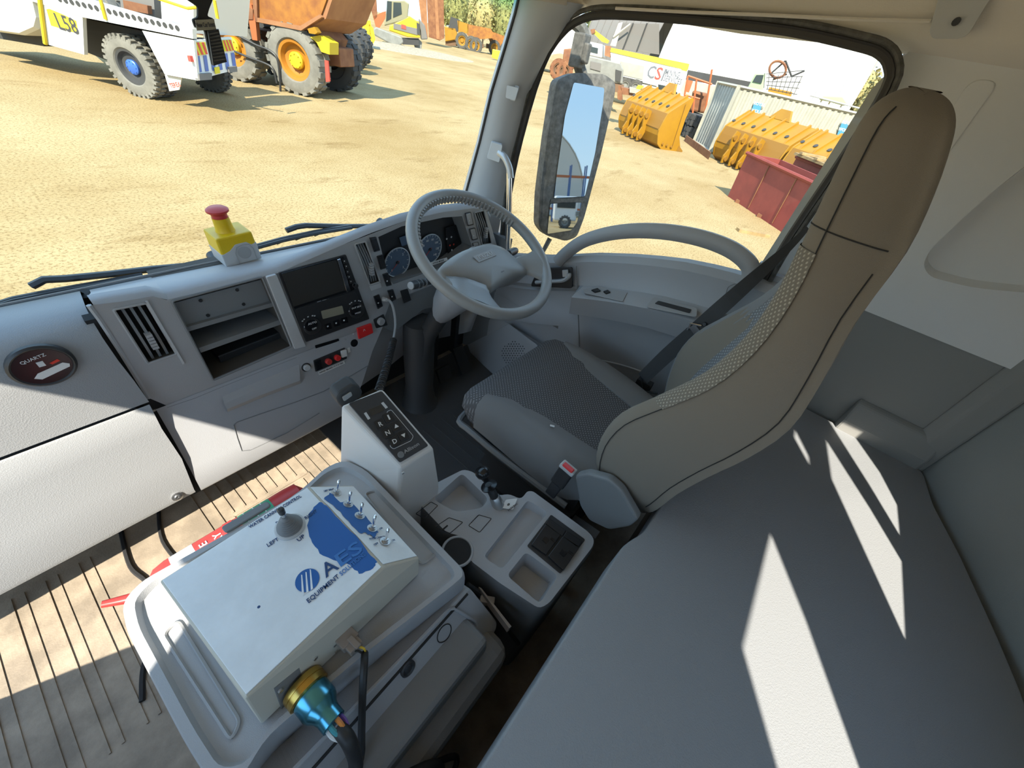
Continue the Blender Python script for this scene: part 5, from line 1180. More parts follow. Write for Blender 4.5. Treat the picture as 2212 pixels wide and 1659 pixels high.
# yellow ripper
D = G(790,103).xy.length
rp = thing('ripper_attachment', 'bright yellow ripper attachment on the ground beyond the dump truck', 'ripper', G(792,103))
for L in ([(766,52),(782,50),(790,82),(783,102),(776,100),(777,75)], [(784,50),(797,48),(803,85),(796,102),(788,98),(790,80)], [(797,52),(806,60),(811,85),(806,95),(800,86)]): ext('shank', L, D, .3, 'bright_yellow', rp, (790,80))
ext('frame_bar', [(762,48),(800,44),(802,56),(766,62)], D, 1.0, 'bright_yellow', rp, (790,80))
# excavator
D = G(905,110).xy.length
xc = thing('excavator', 'yellow and white tracked excavator on pale gravel', 'excavator', G(870,104))
q = (870,60)
ext('track', [(807,62),(812,58),(868,80),(872,92),(862,101),(852,100),(808,76)], D-1, .5, 'grey_machine', xc, q, .1); ext('track', [(892,92),(904,84),(912,92),(910,108),(900,112)], D+.5, .5, 'grey_machine', xc, q, .05)
cabx = ext('cab', [(838,0),(872,0),(884,8),(880,42),(846,52),(830,56)], D, 1.1, 'cab_cream', xc, q, .08)
ext('cab_window', [(836,2),(846,3),(845,40),(834,46)], D-.04, .03, 'glass_dark', cabx, q); ext('cab_window', [(850,5),(866,6),(868,30),(849,38)], D-.04, .03, 'glass_dark', cabx, q)
ext('engine_cover', [(842,55),(884,34),(905,48),(908,82),(880,80),(840,66)], D, 1.4, 'bright_yellow', xc, q, .08); ext('side_band', [(850,50),(902,62),(902,76),(850,62)], D-.05, .05, 'canvas_grey', xc, q)
ext('red_badge', [(867,52),(877,55),(877,64),(867,61)], D-.08, .04, 'chev_red', xc, q); ext('vent_panel', [(900,48),(906,52),(908,76),(901,74)], D-.06, .05, 'dark_steel', xc, q)
ext('boom', [(806,36),(826,26),(834,24),(832,40),(820,60),(812,60)], D+.3, .3, 'orange_frame', xc, q); ext('boom_arm', [(790,-20),(812,-20),(815,36),(808,44)], D+.3, .3, 'rust', xc, q)
ext('counterweight', [(905,40),(918,55),(924,85),(910,86)], D+.3, 1.2, 'canvas_grey', xc, q, .08); ext('undercarriage', [(862,82),(905,84),(905,98),(870,96)], D+.2, 1.0, 'dark_steel', xc, q)
gm = []
for i in range(7):
    a = math.pi*i/6
gcv = G(880,108)
mound = mk('gravel_mound', loft([[gcv+V3(math.cos(a)*r*1.8, math.sin(a)*r, h) for a in [2*math.pi*i/24 for i in range(24)]] for r, h in ((4.2,0),(3.2,.10),(2.0,.18),(.4,.22))]), 'gravel_grey', None, smooth=True); tag(mound, 'low pale gravel heap under the excavator', 'gravel')
# tall rusty plate
D = G(930,97).xy.length+1
tl_ = thing('steel_hopper', 'tall rust-brown steel hopper standing upright beyond the excavator', 'hopper', G(930,97))
ext('side_wall', [(902,-20),(921,-20),(924,84),(912,60)], D, 1.0, 'rust_pale', tl_, (930,40)); ext('front_wall', [(921,-20),(958,-20),(960,82),(950,88),(926,80)], D, 2.0, 'rust', tl_, (930,40)); ext('edge_strip', [(938,-20),(944,-20),(950,86),(943,84)], D-.05, .1, 'rust_pale', tl_, (930,40))
# far loader and far articulated trucks
D = G(1010,108).xy.length
ld = thing('articulated_truck', 'yellow articulated truck parked before the distant trees', 'truck', G(1000,108)); q = (1000,80)
ext('cab', [(974,36),(992,42),(990,68),(968,62)], D, 1.5, 'dark_steel', ld, q); ext('hood', [(960,56),(985,60),(990,85),(962,90)], D, 1.8, 'cat_yellow', ld, q, .1); ext('front_frame', [(988,44),(1012,52),(1012,72),(990,72)], D, 1.6, 'cat_yellow', ld, q); ext('chassis', [(962,84),(1045,96),(1045,104),(962,98)], D+.3, 1.2, 'chassis_brown', ld, q)
ext('dump_bed', [(1010,52),(1060,62),(1072,82),(1020,86),(1008,74)], D, 2.2, 'adt_orange', ld, q)
for u, v in ((998,88),(1018,96),(1028,99)): wheel(ld, VD(u, v, D-.2, q), -hdir(*q), .95, .6, 'tyre', 'cat_yellow', 'cat_yellow', 16)
D2_ = D+3; f2_ = thing('far_dump_truck', 'orange dump truck seen past the windscreen pillar before the trees', 'truck', G(1075,118)); q = (1075,95)
ext('dump_bed', [(1050,66),(1068,70),(1112,86),(1106,104),(1060,96)], D2_, 2.2, 'adt_orange', f2_, q); ext('chassis', [(1050,94),(1100,104),(1098,110),(1050,104)], D2_+.3, 1.4, 'chassis_brown', f2_, q)
for u, v in ((1068,103),(1092,108)): wheel(f2_, VD(u, v, D2_-.2, q), -hdir(*q), .9, .6, 'tyre', 'cat_yellow', 'cat_yellow', 16)
D3 = G(1080,132).xy.length; tag(ext('barrier_block', [(1064,106),(1092,112),(1086,134),(1062,124)], D3, .6, 'sign_yellow', None, bevel=.05), 'pale yellow barrier block on the ground by the far trucks', 'barrier')
# ------------------------------------------------------------------ trees
def tree(p, h, w, m, label, n_=1300, group=None, bare=False):
    t = thing('tree', label, 'tree', p, group=group); gs = []
    for i in range(n_):
        while True:
            a = V3(random.uniform(-1,1), random.uniform(-1,1), random.uniform(-1,1))
            if a.length < 1: break
        lump = 1+.25*math.sin(a.x*7+p.x)*math.sin(a.y*6)
        c = p + V3(a.x*w/2*lump, a.y*w/2*lump, h*.56 + a.z*h*.44); s = random.uniform(.12,.28)*h/9
        e = V3(random.uniform(-1,1), random.uniform(-1,1), random.uniform(-1,1)).normalized(); f_, k_2 = frame(e)
        gs.append(([c+f_*s, c+k_2*s, c-f_*s, c-k_2*s], [(0,1,2,3)]))
    cr_ = mk('crown', join(*gs), m, t); cr_['kind'] = 'stuff'
    core = lathe([(w*.05,h*.16),(w*.30,h*.28),(w*.38,h*.5),(w*.34,h*.72),(w*.18,h*.9),(.02,h*.96)], p, (0,0,1), 10)
    mk('inner_foliage', core, m, t, smooth=True)
    mk('trunk', tube([p, p+V3(.1,.05,h*.3), p+V3(.05,0,h*.55)], [h*.025,h*.02,h*.012], 7), 'bark', t)
    return t
gt = 'trees along the far edge of the yard'
for i, (u, D, h, w, m, lb_) in enumerate([(955,128,13.5,8,'leaf_olive','tall olive tree rising behind the rusty steel hopper'),(985,106,9.2,6,'leaf_olive','olive tree behind the yellow articulated truck cab'),(1015,122,8.5,7,'leaf_dry','dry yellowish tree behind the parked articulated truck bed'),(1045,110,8.2,7,'leaf_dry','dry yellowish tree between truck bed and utility pole'),(1068,126,10.0,7,'leaf_olive','olive tree beside the utility pole'),(1092,108,9.0,6.5,'leaf_olive','olive tree standing between utility pole and windscreen pillar'),(1120,124,11.0,7,'leaf_olive','olive tree partly behind the windscreen pillar')]):
    hd = hdir(u, 60); tree(V3(hd.x*D, hd.y*D, GZ), h, w, m, lb_, group=None)
hd = hdir(1098,110); pp_ = V3(hd.x*85, hd.y*85, GZ)
up_ = thing('utility_pole', 'pale wooden utility pole among the far trees', 'pole', pp_); mk('pole_shaft', cyl(pp_, pp_+UP*7.5, .12, 8), 'timber', up_); mk('cross_arm', box(pp_+UP*7.1, (1.4,.1,.12)), 'timber', up_)
# ------------------------------------------------------------------ seen through the driver window
def corr(A, B, z0, z1, nw, depth, nrm):
    d = B-A; P = []
    pitch = 1.0/nw
    for i in range(nw):
        for t, o in ((0,0),(.35,0),(.5,depth),(.85,depth)): P.append(A + d*((i+t)*pitch) - nrm*o)
    P.append(B)
    V = [V3(p.x, p.y, z0) for p in P] + [V3(p.x, p.y, z1) for p in P]; m_ = len(P)
    return V, [(i, i+1, m_+i+1, m_+i) for i in range(m_-1)]
cA = V3(23.6,7.11,GZ); ang = math.radians(217); cd1 = V3(math.cos(ang), math.sin(ang), 0); cd2 = V3(-cd1.y, cd1.x, 0); cB = cA+cd1*2.44; cC = cB+cd2*6.06
zt_ = GZ+2.5
def container(nm, label, A, B, Cc, m1, m2, zt):
    c = thing(nm, label, 'container', (A+Cc)/2)
    d1, d2 = (B-A).normalized(), (Cc-B).normalized()
    mk('end_wall', corr(A, B, GZ+.12, zt-.1, 8, .05, -d2), m1, c); mk('side_wall', corr(B, Cc, GZ+.12, zt-.1, 22, .04, d1), m2, c)
    D_ = A + (Cc-B)
    mk('roof', prism([V3(p.x, p.y, zt-.08) for p in (A, B, Cc, D_)], (0,0,.04)), m2, c); mk('back_walls', loft([[V3(p.x,p.y,z) for p in (A-d1*.02, D_-d1*.02, Cc)] for z in (GZ+.1, zt-.1)], False), m2, c)
    for p in (A, B, Cc, D_): mk('corner_post', box(V3(p.x, p.y, (GZ+zt)/2), (.14,.14,zt-GZ)), m2, c)
    for a_, b_2 in ((A, B), (B, Cc)):
        for z in (GZ+.08, zt-.05): mk('frame_rail', tube([V3(a_.x,a_.y,z), V3(b_2.x,b_2.y,z)], .06, 4), m2, c)
    return c
ct = container('shipping_container', 'pale cream corrugated shipping container behind the yellow buckets', cA, cB, cC, 'container_grey', 'container_cream', zt_)
def csign(L, t):
    P = [PL(u, v, cB+cd1*.07, cd1) for u, v in L]; s = mk('container_sign', prism(P, cd1*.01), 'sign_blue', ct)
    ex_2 = (P[1]-P[0]).normalized(); c = sum(P, Vector())/4 + cd1*.015; ey_2 = V3(0,0,1)
    for k, tx in enumerate(t): mk('sign_lettering', text_geo(tx, .16, basis(c+UP*(.28-.25*k), cd2, UP), .004), 'label_white', s)
    mk('sign_roundel', lathe([(.14,0),(.14,.004)], c-UP*.32, cd1, 16), 'label_white', s)
csign([(1629,222),(1646,224),(1637,262),(1616,260)], ['ROYAL','WOLF']); csign([(1818,265),(1832,268),(1824,300),(1806,296)], ['ROYAL','WOLF'])
cont2 = container('white_container', 'cream white container beyond the corrugated one at the far right', cC+cd2*.6+cd1*(-.6), cC+cd2*.6+cd1*1.84, cC+cd2*6.6+cd1*1.84, 'container_cream', 'container_cream', zt_+.1)
# loader buckets
def bucket(P0, ax_w, out, L_, s, label):
    """P0 base corner nearest, ax_w along the width, out away from the viewer"""
    b_ = thing('loader_bucket', label, 'bucket', P0, group=None)
    prof = [(.36,0),(.10,.16),(-.03,.45),(-.05,.62),(.02,.92),(.10,1.18),(.16,1.24),(.95,1.80),(1.05,1.74),(1.0,1.1),(1.05,.5),(1.36,.06),(1.34,0)]
    def pt(x, z, w_): return P0 + out*(x*s) + UP*(z*s) + ax_w*w_
    mk('shell', loft([[pt(x, z, w_) for x, z in prof] for w_ in (0, L_)]), 'cat_yellow', b_)
    for w_ in (-.03, L_-.03): mk('side_plate', prism([pt(x*1.03-.02, z*1.02, w_) for x, z in prof], ax_w*.06), 'cat_yellow', b_)
    for k in range(6):
        w_ = L_*(k+.5)/6; mk('top_rib', prism([pt(.12,1.20,w_), pt(.20,1.34,w_), pt(.94,1.87,w_), pt(1.0,1.78,w_), pt(.30,1.28,w_)], ax_w*.07), 'cat_yellow', b_)
        mk('rib_hole', lathe([(.07,0),(.07,.02)], pt(.36,1.40,w_+.24), (-out*.55+UP*.8), 10), 'dark_steel', b_)
    for k in range(4):
        w_ = L_*(.30+.13*k); mk('hinge_bracket', prism([pt(.0,1.12,w_), pt(-.22,1.18,w_), pt(-.30,.95,w_), pt(-.22,.55,w_), pt(-.34,.30,w_), pt(-.30,.05,w_), pt(-.10,.10,w_), pt(0,.4,w_)], ax_w*.06), 'cat_yellow', b_)
        for z in (.95,.22): mk('pin_boss', lathe([(.09,0),(.09,.05)], pt(-.2,z,w_), -ax_w, 12), 'cat_yellow_dark', b_)
    mk('wear_strip', prism([pt(1.18,.02,-.04), pt(1.5,0,-.04), pt(1.5,.05,-.04), pt(1.2,.22,-.04)], ax_w*(L_+.08)), 'cat_yellow_dark', b_)
    mk('spill_guard', prism([pt(.90,1.78,L_*.36), pt(1.02,2.10,L_*.44), pt(1.02,2.10,L_*.58), pt(.90,1.78,L_*.66)], out*.10), 'cat_yellow', b_)
    mk('back_band', prism([pt(-.075,.66,.04), pt(-.0,.94,.04), pt(.085,1.2,.04), pt(.1,1.2,.04), pt(.0,.9,.04)], ax_w*(L_-.08)), 'cat_yellow_dark', b_)
    mk('plate_seam', tube([pt(.72,1.60,-.075), pt(.86,.10,-.075)], .012, 4), 'cat_yellow_dark', b_)
    for k in range(3): mk('plate_bolt', lathe([(.05,0),(.04,.03)], pt(.32+.24*k,.20-.03*k,-.06), -ax_w, 8), 'cat_yellow_dark', b_)
    return b_
aw = V3(.5,.866,0); ow = V3(aw.y,-aw.x,0)
bucket(G(1412,320), aw, ow, 3.0, 1.0, 'yellow loader bucket standing beside the tyre stack and container end')
bucket(G(1658,394), aw, ow, 3.2, 1.0, 'yellow loader bucket between container and red bin with hinge brackets')
bucket(G(1662,394)-aw*3.5-ow*.3, aw, ow, 3.2, 1.0, 'yellow loader bucket behind the red steel bin and timber')
# red bins
rA, rB = G(1572,424), G(1692,504); rd = (rB-rA).normalized(); rn = V3(-rd.y, rd.x, 0)
if rn.x < 0: rn = -rn
def redbin(A, L_, D_, h, label, tk=.06):
    r_ = thing('steel_bin', label, 'bin', A)
    mk('front_panel', prism([A, A+rd*L_, A+rd*L_+UP*h-rn*.06, A+UP*h-rn*.06], rn*tk), 'bin_red', r_); mk('back_panel', prism([A+rn*D_, A+rd*L_+rn*D_, A+rd*L_+rn*D_+UP*h, A+rn*D_+UP*h], -rn*tk), 'bin_red', r_)
    for o in (0, L_-tk): mk('end_panel', prism([A+rd*o, A+rd*o+rn*D_, A+rd*o+rn*D_+UP*h, A+rd*o+UP*h], rd*tk), 'bin_red', r_)
    mk('bin_floor', prism([A+UP*.15, A+rd*L_+UP*.15, A+rd*L_+rn*D_+UP*.15, A+rn*D_+UP*.15], (0,0,.05)), 'rust', r_)
    mk('top_rail', tube([A+UP*h-rn*.08, A+rd*L_+UP*h-rn*.08], .045, 6), 'bin_red', r_)
    for k in range(1, 4): mk('panel_seam', tube([A+rd*(L_*k/4)-rn*.012+UP*.05, A+rd*(L_*k/4)-rn*.07+UP*(h-.05)], .012, 5), 'rust', r_)
    for k in range(4): mk('foot', box(A+rd*(L_*(k+.5)/4)+UP*.02, (.12,.12,.12)), 'rust', r_)
    return r_
redbin(rA, 4.6, 1.0, 1.12, 'red steel bin with its long side on open sand')
b2 = redbin(rA+rn*1.5-rd*.05, 4.6, 1.1, 1.25, 'red steel bin standing behind the front red bin')
tmb = thing('timber_pallet', 'weathered timber pallet frame lying across the rear red bin', 'timber', rA+rn*1.5+UP*1.28)
o_ = rA+rn*1.35+UP*1.29
for k in range(2): mk('long_plank', box(o_+rd*2.2+rn*(.5*k)+UP*(.03), (4.4,.16,.06), basis((0,0,0), rd, rn)), 'timber', tmb)
for k in range(7): mk('cross_plank', box(o_+rd*(.3+.62*k)+rn*.25+UP*.09, (.12,.75,.05), basis((0,0,0), rd, rn)), 'timber', tmb)
pk_ = G(1625,505); tag(mk('timber_plank', box(pk_+UP*.03, (.75,.16,.06), Matrix.Rotation(-.9,3,'Z')), 'timber'), 'short loose timber plank lying on the sand by the red bin', 'plank')
# tyre and rubble stack beside container
for k, (u, v) in enumerate(((1478,290),(1496,300))):
    p = G(u, v); 
    for j in range(2): tag(mk('stacked_tyre', tyre_geo(p+UP*(.28+.52*j), UP, .62, .5, 14), 'tyre_dark', None, smooth=35), ('lower' if j == 0 else 'upper')+' dark tyre of the stack '+('next to the yellow bucket' if k == 0 else 'next to the container end'), 'tyre', 'stacked tyres beside the container')
# long steel beam on ground
pA_, pB_ = G(1478,305), G(1530,345); tag(mk('steel_beam', prism([pA_, pB_, pB_+UP*.25, pA_+UP*.25], (.25,.1,0)), 'rust'), 'rusty steel beam lying at the foot of the container', 'beam')
# white ute
D = 30; ut = thing('white_ute', 'white utility vehicle parked behind the yellow bucket', 'car', VD(1470,246,D)); q = (1470,215)
ext('cabin', [(1418,178),(1452,184),(1472,200),(1470,215),(1418,205)], D, 1.6, 'truck_white', ut, q, .05); ext('body', [(1415,200),(1470,205),(1495,213),(1506,225),(1504,238),(1465,240),(1415,228)], D, 1.7, 'truck_white', ut, q, .08)
ext('windows', [(1422,182),(1450,188),(1464,201),(1458,206),(1422,198)], D-.03, .02, 'glass_dark', ut, q); wheel(ut, VD(1480,240,D-.1,q), -hdir(*q), .36, .25, 'tyre', 'grey_machine', 'grey_machine', 16); wheel(ut, VD(1425,226,D-.1,q), -hdir(*q), .36, .25, 'tyre', 'grey_machine', 'grey_machine', 16)
ext('bonnet_crease', [(1470,208),(1497,216),(1496,219),(1470,212)], D-.05, .03, 'grey_machine', ut, q)
# CSI truck
D = 38; cs = thing('box_truck', 'white mining service truck with company sign and yellow top band', 'truck', VD(1400,205,D)); q = (1400,150)
ext('box_body', [(1318,104),(1488,141),(1474,206),(1338,178),(1322,160)], D, 2.5, 'canvas_white', cs, q); ext('yellow_band', [(1320,103),(1489,138),(1486,152),(1318,112)], D-.04, .05, 'sign_yellow', cs, q)
pnl = ext('sign_panel', [(1395,141),(1486,151),(1474,200),(1388,178)], D-.06, .05, 'label_white', cs, q)
def fd(u, v, d): return VD(u, v, D-.075-d, q)
hq = -hdir(*q)
def ltxt(s, a, b, m, hgt): return fit(s, a, b, m, pnl, hgt, fd, .002, hq)
mat('sign_grey', (.14,.15,.17), .5)
ltxt('C', (1399,155), (1415,159), 'sign_grey', 1.0); ltxt('S', (1416,159), (1429,162), 'chev_red', 1.0); ltxt('I', (1431.5,163), (1434.5,164), 'sign_grey', 1.0)
ltxt('MINING', (1438,156), (1468,163), 'sign_grey', .48); ltxt('SERVICES', (1434,169), (1472,178), 'sign_grey', .48)
ext('locker', [(1340,132),(1392,143),(1388,172),(1345,162)], D-.03, .04, 'container_cream', cs, q); ext('under_rail', [(1345,165),(1440,188),(1440,192),(1345,170)], D-.05, .1, 'dark_steel', cs, q); ext('small_plate', [(1472,146),(1485,149),(1484,154),(1472,151)], D-.08, .02, 'sign_yellow', cs, q)
ext('crane_cab', [(1266,88),(1302,96),(1300,125),(1268,118)], D, 2.2, 'truck_white', cs, q, .05); ext('cab_window', [(1275,100),(1292,104),(1291,116),(1275,112)], D-.04, .03, 'glass_dark', cs, q); ext('crane_post', [(1308,98),(1320,100),(1318,124),(1306,120)], D, .6, 'rust_pale', cs, q)
ext('crane_boom', [(1276,66),(1284,64),(1316,88),(1312,94),(1300,90)], D, .5, 'sign_yellow', cs, q); ext('boom_head', [(1275,64),(1284,62),(1286,70),(1278,74)], D-.1, .7, 'rust', cs, q)
for u, v in ((1350,186),(1372,190),(1440,204)): wheel(cs, VD(u, v, D-.1, q), -hq*-1, .5, .3, 'tyre', 'grey_machine', 'grey_machine', 14)
# grey screening machine and small trailer
D = 30; sm = thing('screening_machine', 'grey steel screening machine beside the white service truck', 'machine', VD(1300,195,D)); q = (1300,155)
ext('hopper_body', [(1262,118),(1340,136),(1347,150),(1345,182),(1325,178),(1262,160)], D, 2.0, 'grey_machine', sm, q, .06); ext('control_window', [(1276,132),(1299,137),(1297,154),(1275,148)], D-.05, .06, 'canvas_grey', sm, q); ext('louvre_panel', [(1330,150),(1343,154),(1340,178),(1329,174)], D-.05, .06, 'dark_steel', sm, q); ext('track_unit', [(1325,180),(1348,184),(1346,200),(1320,198)], D, 1.0, 'chassis_brown', sm, q); ext('leg', [(1334,196),(1346,196),(1342,218),(1334,214)], D, .4, 'rust', sm, q)
D = 33; tk_ = thing('brown_trailer', 'rust-brown trailer with twin tyres seen left of the mirror arm', 'trailer', VD(1222,165,D)); q = (1222,135)
ext('trailer_body', [(1218,106),(1242,104),(1243,150),(1214,146)], D, 2.0, 'rust', tk_, q, .05); wheel(tk_, VD(1206,150,D-.1,q), -hdir(*q), .55, .4, 'rust', 'chassis_brown', 'rust', 14); wheel(tk_, VD(1219,154,D-.1,q), -hdir(*q), .55, .4, 'rust', 'chassis_brown', 'rust', 14)
# small farm trailer near the bucket
D = 24; ft = thing('small_trailer', 'small rusty towed frame on pale sand behind the bucket', 'trailer', VD(1375,215,D)); q = (1375,205)
ext('frame_deck', [(1340,188),(1405,202),(1405,212),(1345,204)], D, 1.0, 'rust', ft, q); ext('post', [(1335,185),(1342,185),(1345,215),(1338,216)], D, .2, 'rust', ft, q); ext('yellow_chute', [(1378,184),(1392,186),(1380,196),(1372,194)], D-.1, .6, 'sign_yellow', ft, q); ext('low_box', [(1360,188),(1400,198),(1398,206),(1360,200)], D-.1, .5, 'container_cream', ft, q)
# orange rack and rust pile
D = 27; rk = thing('orange_rack', 'orange tubular rack beside the container end', 'rack', VD(1510,262,D)); q = (1510,215)
for a, b_2 in (((1486,164),(1470,255)), ((1505,170),(1494,262)), ((1486,164),(1538,182)), ((1538,150),(1520,262)), ((1478,205),(1512,214))): mk('rack_tube', tube([VD(*a, D, q), VD(*b_2, D, q)], .05, 6), 'orange_frame', rk)
ext('rack_panel', [(1484,172),(1497,175),(1488,200),(1478,197)], D, .1, 'orange_frame', rk, q)
rpile = tag(ext('rusty_bin', [(1496,195),(1530,203),(1524,246),(1490,240)], D+.6, 1.6, 'rust', None, (1510,215), .1), 'rust-coated steel box behind the orange rack', 'box')
# dome shelters
def vault(nm, label, xc_, y0, y1, r, z0, m, ends=None, nrib=10):
    v_ = thing(nm, label, 'shelter', (xc_, (y0+y1)/2, GZ)); A_ = [math.pi*i/20 for i in range(21)]
    mk('canopy', loft([[V3(xc_-math.cos(a)*r, y, z0+math.sin(a)*r) for a in A_] for y in [y0+(y1-y0)*k/nrib for k in range(nrib+1)]], False), m, v_, smooth=True)
    for k in range(nrib+1):
        y = y0+(y1-y0)*k/nrib; mk('hoop', tube([V3(xc_-math.cos(a)*(r+.02), y, z0+math.sin(a)*(r+.02)) for a in A_], .06, 5), m, v_)
    mk('base_wall', box((xc_-r, (y0+y1)/2, (GZ+z0)/2), (.3, abs(y1-y0), z0-GZ)), 'container_cream', v_)
    if ends: mk('end_curtain', ([V3(xc_-math.cos(a)*r*.99, ends[0], z0+math.sin(a)*r*.99) for a in A_] + [V3(xc_+r,ends[0],GZ), V3(xc_-r,ends[0],GZ)], [tuple(range(23))]), ends[1], v_)
    return v_
ya = PX(1812,205,42).y; yb_ = PX(1428,110,42).y
vault('white_dome_shelter', 'large white fabric dome shelter roof behind the containers', 50, ya, yb_, 8.0, .9, 'canvas_white', (ya+.02,'canvas_white'))
yc = PX(1420,110,50).y
dsh = vault('grey_dome_shelter', 'dome shelter with dark grey curtain end beside the white dome', 57, yc+.8, yc+9, 7.0, 1.2, 'canvas_grey', None)
ext('dark_curtain', [(1345,50),(1424,52),(1424,118),(1330,104)], 52, .3, 'canvas_grey', dsh, (1385,85))
for a, b_2 in (((1368,50),(1345,108)), ((1398,50),(1375,112))): mk('curtain_seam', tube([VD(*a, 51.9, (1385,85)), VD(*b_2, 51.9, (1385,85))], .08, 4), 'dark_steel', dsh)
ext('pale_gable', [(1345,48),(1330,100),(1318,98),(1336,50)], 51.5, .3, 'canvas_white', dsh, (1385,85)); mk('gable_brace', tube([VD(1362,52,51.4,(1385,85)), VD(1325,80,51.4,(1385,85))], .08, 4), 'canvas_white', dsh)
pale = tag(ext('pale_shed', [(1150,60),(1262,60),(1240,110),(1150,125)], 60, 6, 'canvas_white', None, (1200,90)), 'pale shed wall far behind the mirror arm', 'shed')
tag(ext('long_wall', [(1480,150),(1640,180),(1640,200),(1480,172)], 40, .4, 'dark_steel', None, (1560,175)), 'dark low wall along the foot of the white dome', 'wall')
tag(ext('cream_hoarding', [(1480,172),(1560,190),(1540,258),(1450,236)], 36, .3, 'container_cream', None, (1515,193)), 'cream hoarding between service truck and container', 'hoarding')
# scrap cage and cab on the container roof
zr = zt_-.04
cg = thing('scrap_cage', 'wire mesh cage with scrap and a wheel on the container roof', 'cage', PL(1690,205,cB+cd2*2,cd1)); Dc = (cB+cd2*2.2-cd1*.6).xy.length; q = (1690,170)
for k in range(9): mk('cage_wire', tube([VD(1652+k*10, 158+k*1.0, Dc, q), VD(1650+k*8, 190+k*2, Dc, q)], .012, 4), 'dark_steel', cg)
for k in range(5): mk('cage_wire', tube([VD(1655, 160+k*8, Dc, q), VD(1738-k*4, 152+k*13, Dc, q)], .012, 4), 'dark_steel', cg)
mk('scrap_wheel', tube([VD(1680+18*math.cos(a), 150+18*math.sin(a), Dc+.1, q) for a in [2*math.pi*i/20 for i in range(20)]], .05, 6, closed=True), 'rust', cg)
for a, b_2 in (((1664,160),(1697,131)), ((1697,131),(1710,165)), ((1710,165),(1738,153)), ((1670,172),(1700,160))): mk('scrap_bar', tube([VD(*a, Dc+.2, q), VD(*b_2, Dc+.2, q)], .035, 5), 'dark_steel', cg)
ext('pallet', [(1662,188),(1712,199),(1706,216),(1656,204)], Dc, 1.2, 'cat_yellow', cg, q)
gc = thing('green_cab', 'small old vehicle cab with glass standing behind the container roof', 'cab', VD(1640,192,Dc+2)); ext('cab_shell', [(1632,158),(1656,158),(1646,206),(1610,198)], Dc+2, 1.2, 'canvas_green', gc, (1638,175), .05); ext('cab_glass', [(1634,162),(1650,162),(1645,180),(1626,176)], Dc+1.95, .03, 'glass_dark', gc, (1638,175))
tn = thing('green_canopy', 'pale green canopy tent roof beside the white dome', 'tent', VD(1800,225,36)); q = (1800,215); ext('canopy', [(1768,214),(1782,206),(1822,208),(1832,224),(1826,228),(1790,218)], 36, 3.0, 'canvas_green', tn, q, .1)
for u in (1775,1795,1825): pt_ = VD(u, 216, 36.8, q); mk('tent_leg', tube([pt_, V3(pt_.x, pt_.y, GZ)], .05, 5), 'canvas_white', tn)
fc = thing('roof_railing', 'white tubular railing right of the green canopy', 'railing', VD(1850,240,30)); q = (1850,232)
for a, b_2 in (((1750,206),(1880,240)), ((1760,220),(1875,250)), ((1835,225),(1826,250)), ((1858,232),(1850,255)), ((1880,240),(1872,262))): mk('rail_tube', tube([VD(*a, 30, q), VD(*b_2, 30, q)], .035, 5), 'canvas_white', fc)
for i, (u, D, h, w, lb_) in enumerate([(1822,80,6.8,4.5,'dry olive tree just right of the white dome'),(1848,70,7.0,4.5,'tallest dry olive tree right of the white dome'),(1872,82,7.0,4.5,'dry olive tree beyond the green canopy tent'),(1898,68,6.0,4,'dry olive tree at the rear edge of the door window')]):
    hd = hdir(u, 205); tree(V3(hd.x*D, hd.y*D, GZ), h, w, 'leaf_dry', lb_)
for i, (u, D, h, w, lb_) in enumerate([(1290,66,8.0,5,'olive tree behind the crane boom'),(1318,80,11,5,'olive tree between crane boom and grey dome')]):
    hd = hdir(u, 105); tree(V3(hd.x*D, hd.y*D, GZ), h, w, 'leaf_olive', lb_)
hw = thing('overhead_wires', 'thin overhead power wires against the sky', 'wire', VD(1850,200,68))
mk('wire', tube([V3(75,60,6.6), V3(66,0,6.9), V3(60,-40,7.0)], .03, 4), 'dark_steel', hw)
# ------------------------------------------------------------------ door mirror
MN = V3(-.446,-.887,.15).normalized(); MP = V3(1.62,.95,.87)
def ML(u, v, o=0): return PL(u, v, MP+MN*o, MN)
mr = thing('door_mirror', 'dusty black truck door mirror with large and small glass', 'mirror', ML(1210,515))
hsg = rounded([ML(u, v) for u, v in [(1203,172),(1240,157),(1305,160),(1330,178),(1328,205),(1298,335),(1262,470),(1246,512),(1222,521),(1178,508),(1163,488),(1166,420),(1182,300)]], .02, 3)
cm_ = sum(hsg, Vector())/len(hsg)
mk('housing', loft([[cm_+(p-cm_)*.93+MN*.012 for p in hsg], [p for p in hsg], [cm_+(p-cm_)*1.0-MN*.05 for p in hsg], [cm_+(p-cm_)*.85-MN*.085 for p in hsg]]), 'black_worn', mr, smooth=40)
mk('main_glass', prism(rounded([ML(u, v, .0135) for u, v in [(1239,178),(1305,190),(1302,225),(1285,330),(1263,424),(1196,428),(1203,370),(1220,250)]], .008), MN*.002), 'mirror_glass', mr)
mk('wide_angle_glass', prism(rounded([ML(u, v, .0135) for u, v in [(1188,440),(1256,437),(1246,480),(1234,497),(1182,505)]], .008), MN*.002), 'mirror_glass', mr)
mk('glass_divider', prism([ML(u, v, .0125) for u, v in [(1190,430),(1262,426),(1259,436),(1188,438)]], MN*.003), 'black_worn', mr)
mk('mirror_arm', tube(smooth_path([ML(1258,165,-.03), ML(1250,130,-.03), ML(1262,95,-.03), ML(1255,60,-.03), ML(1225,30,-.03), V3(1.34,1.03,1.42)]), .022, 8), 'black_worn', mr, smooth=True)
mk('arm_clamp', join(box(ML(1252,110,-.02), (.05,.05,.10)), box(ML(1262,115,.0), (.03,.04,.06))), 'black_worn', mr, bevel=.006)
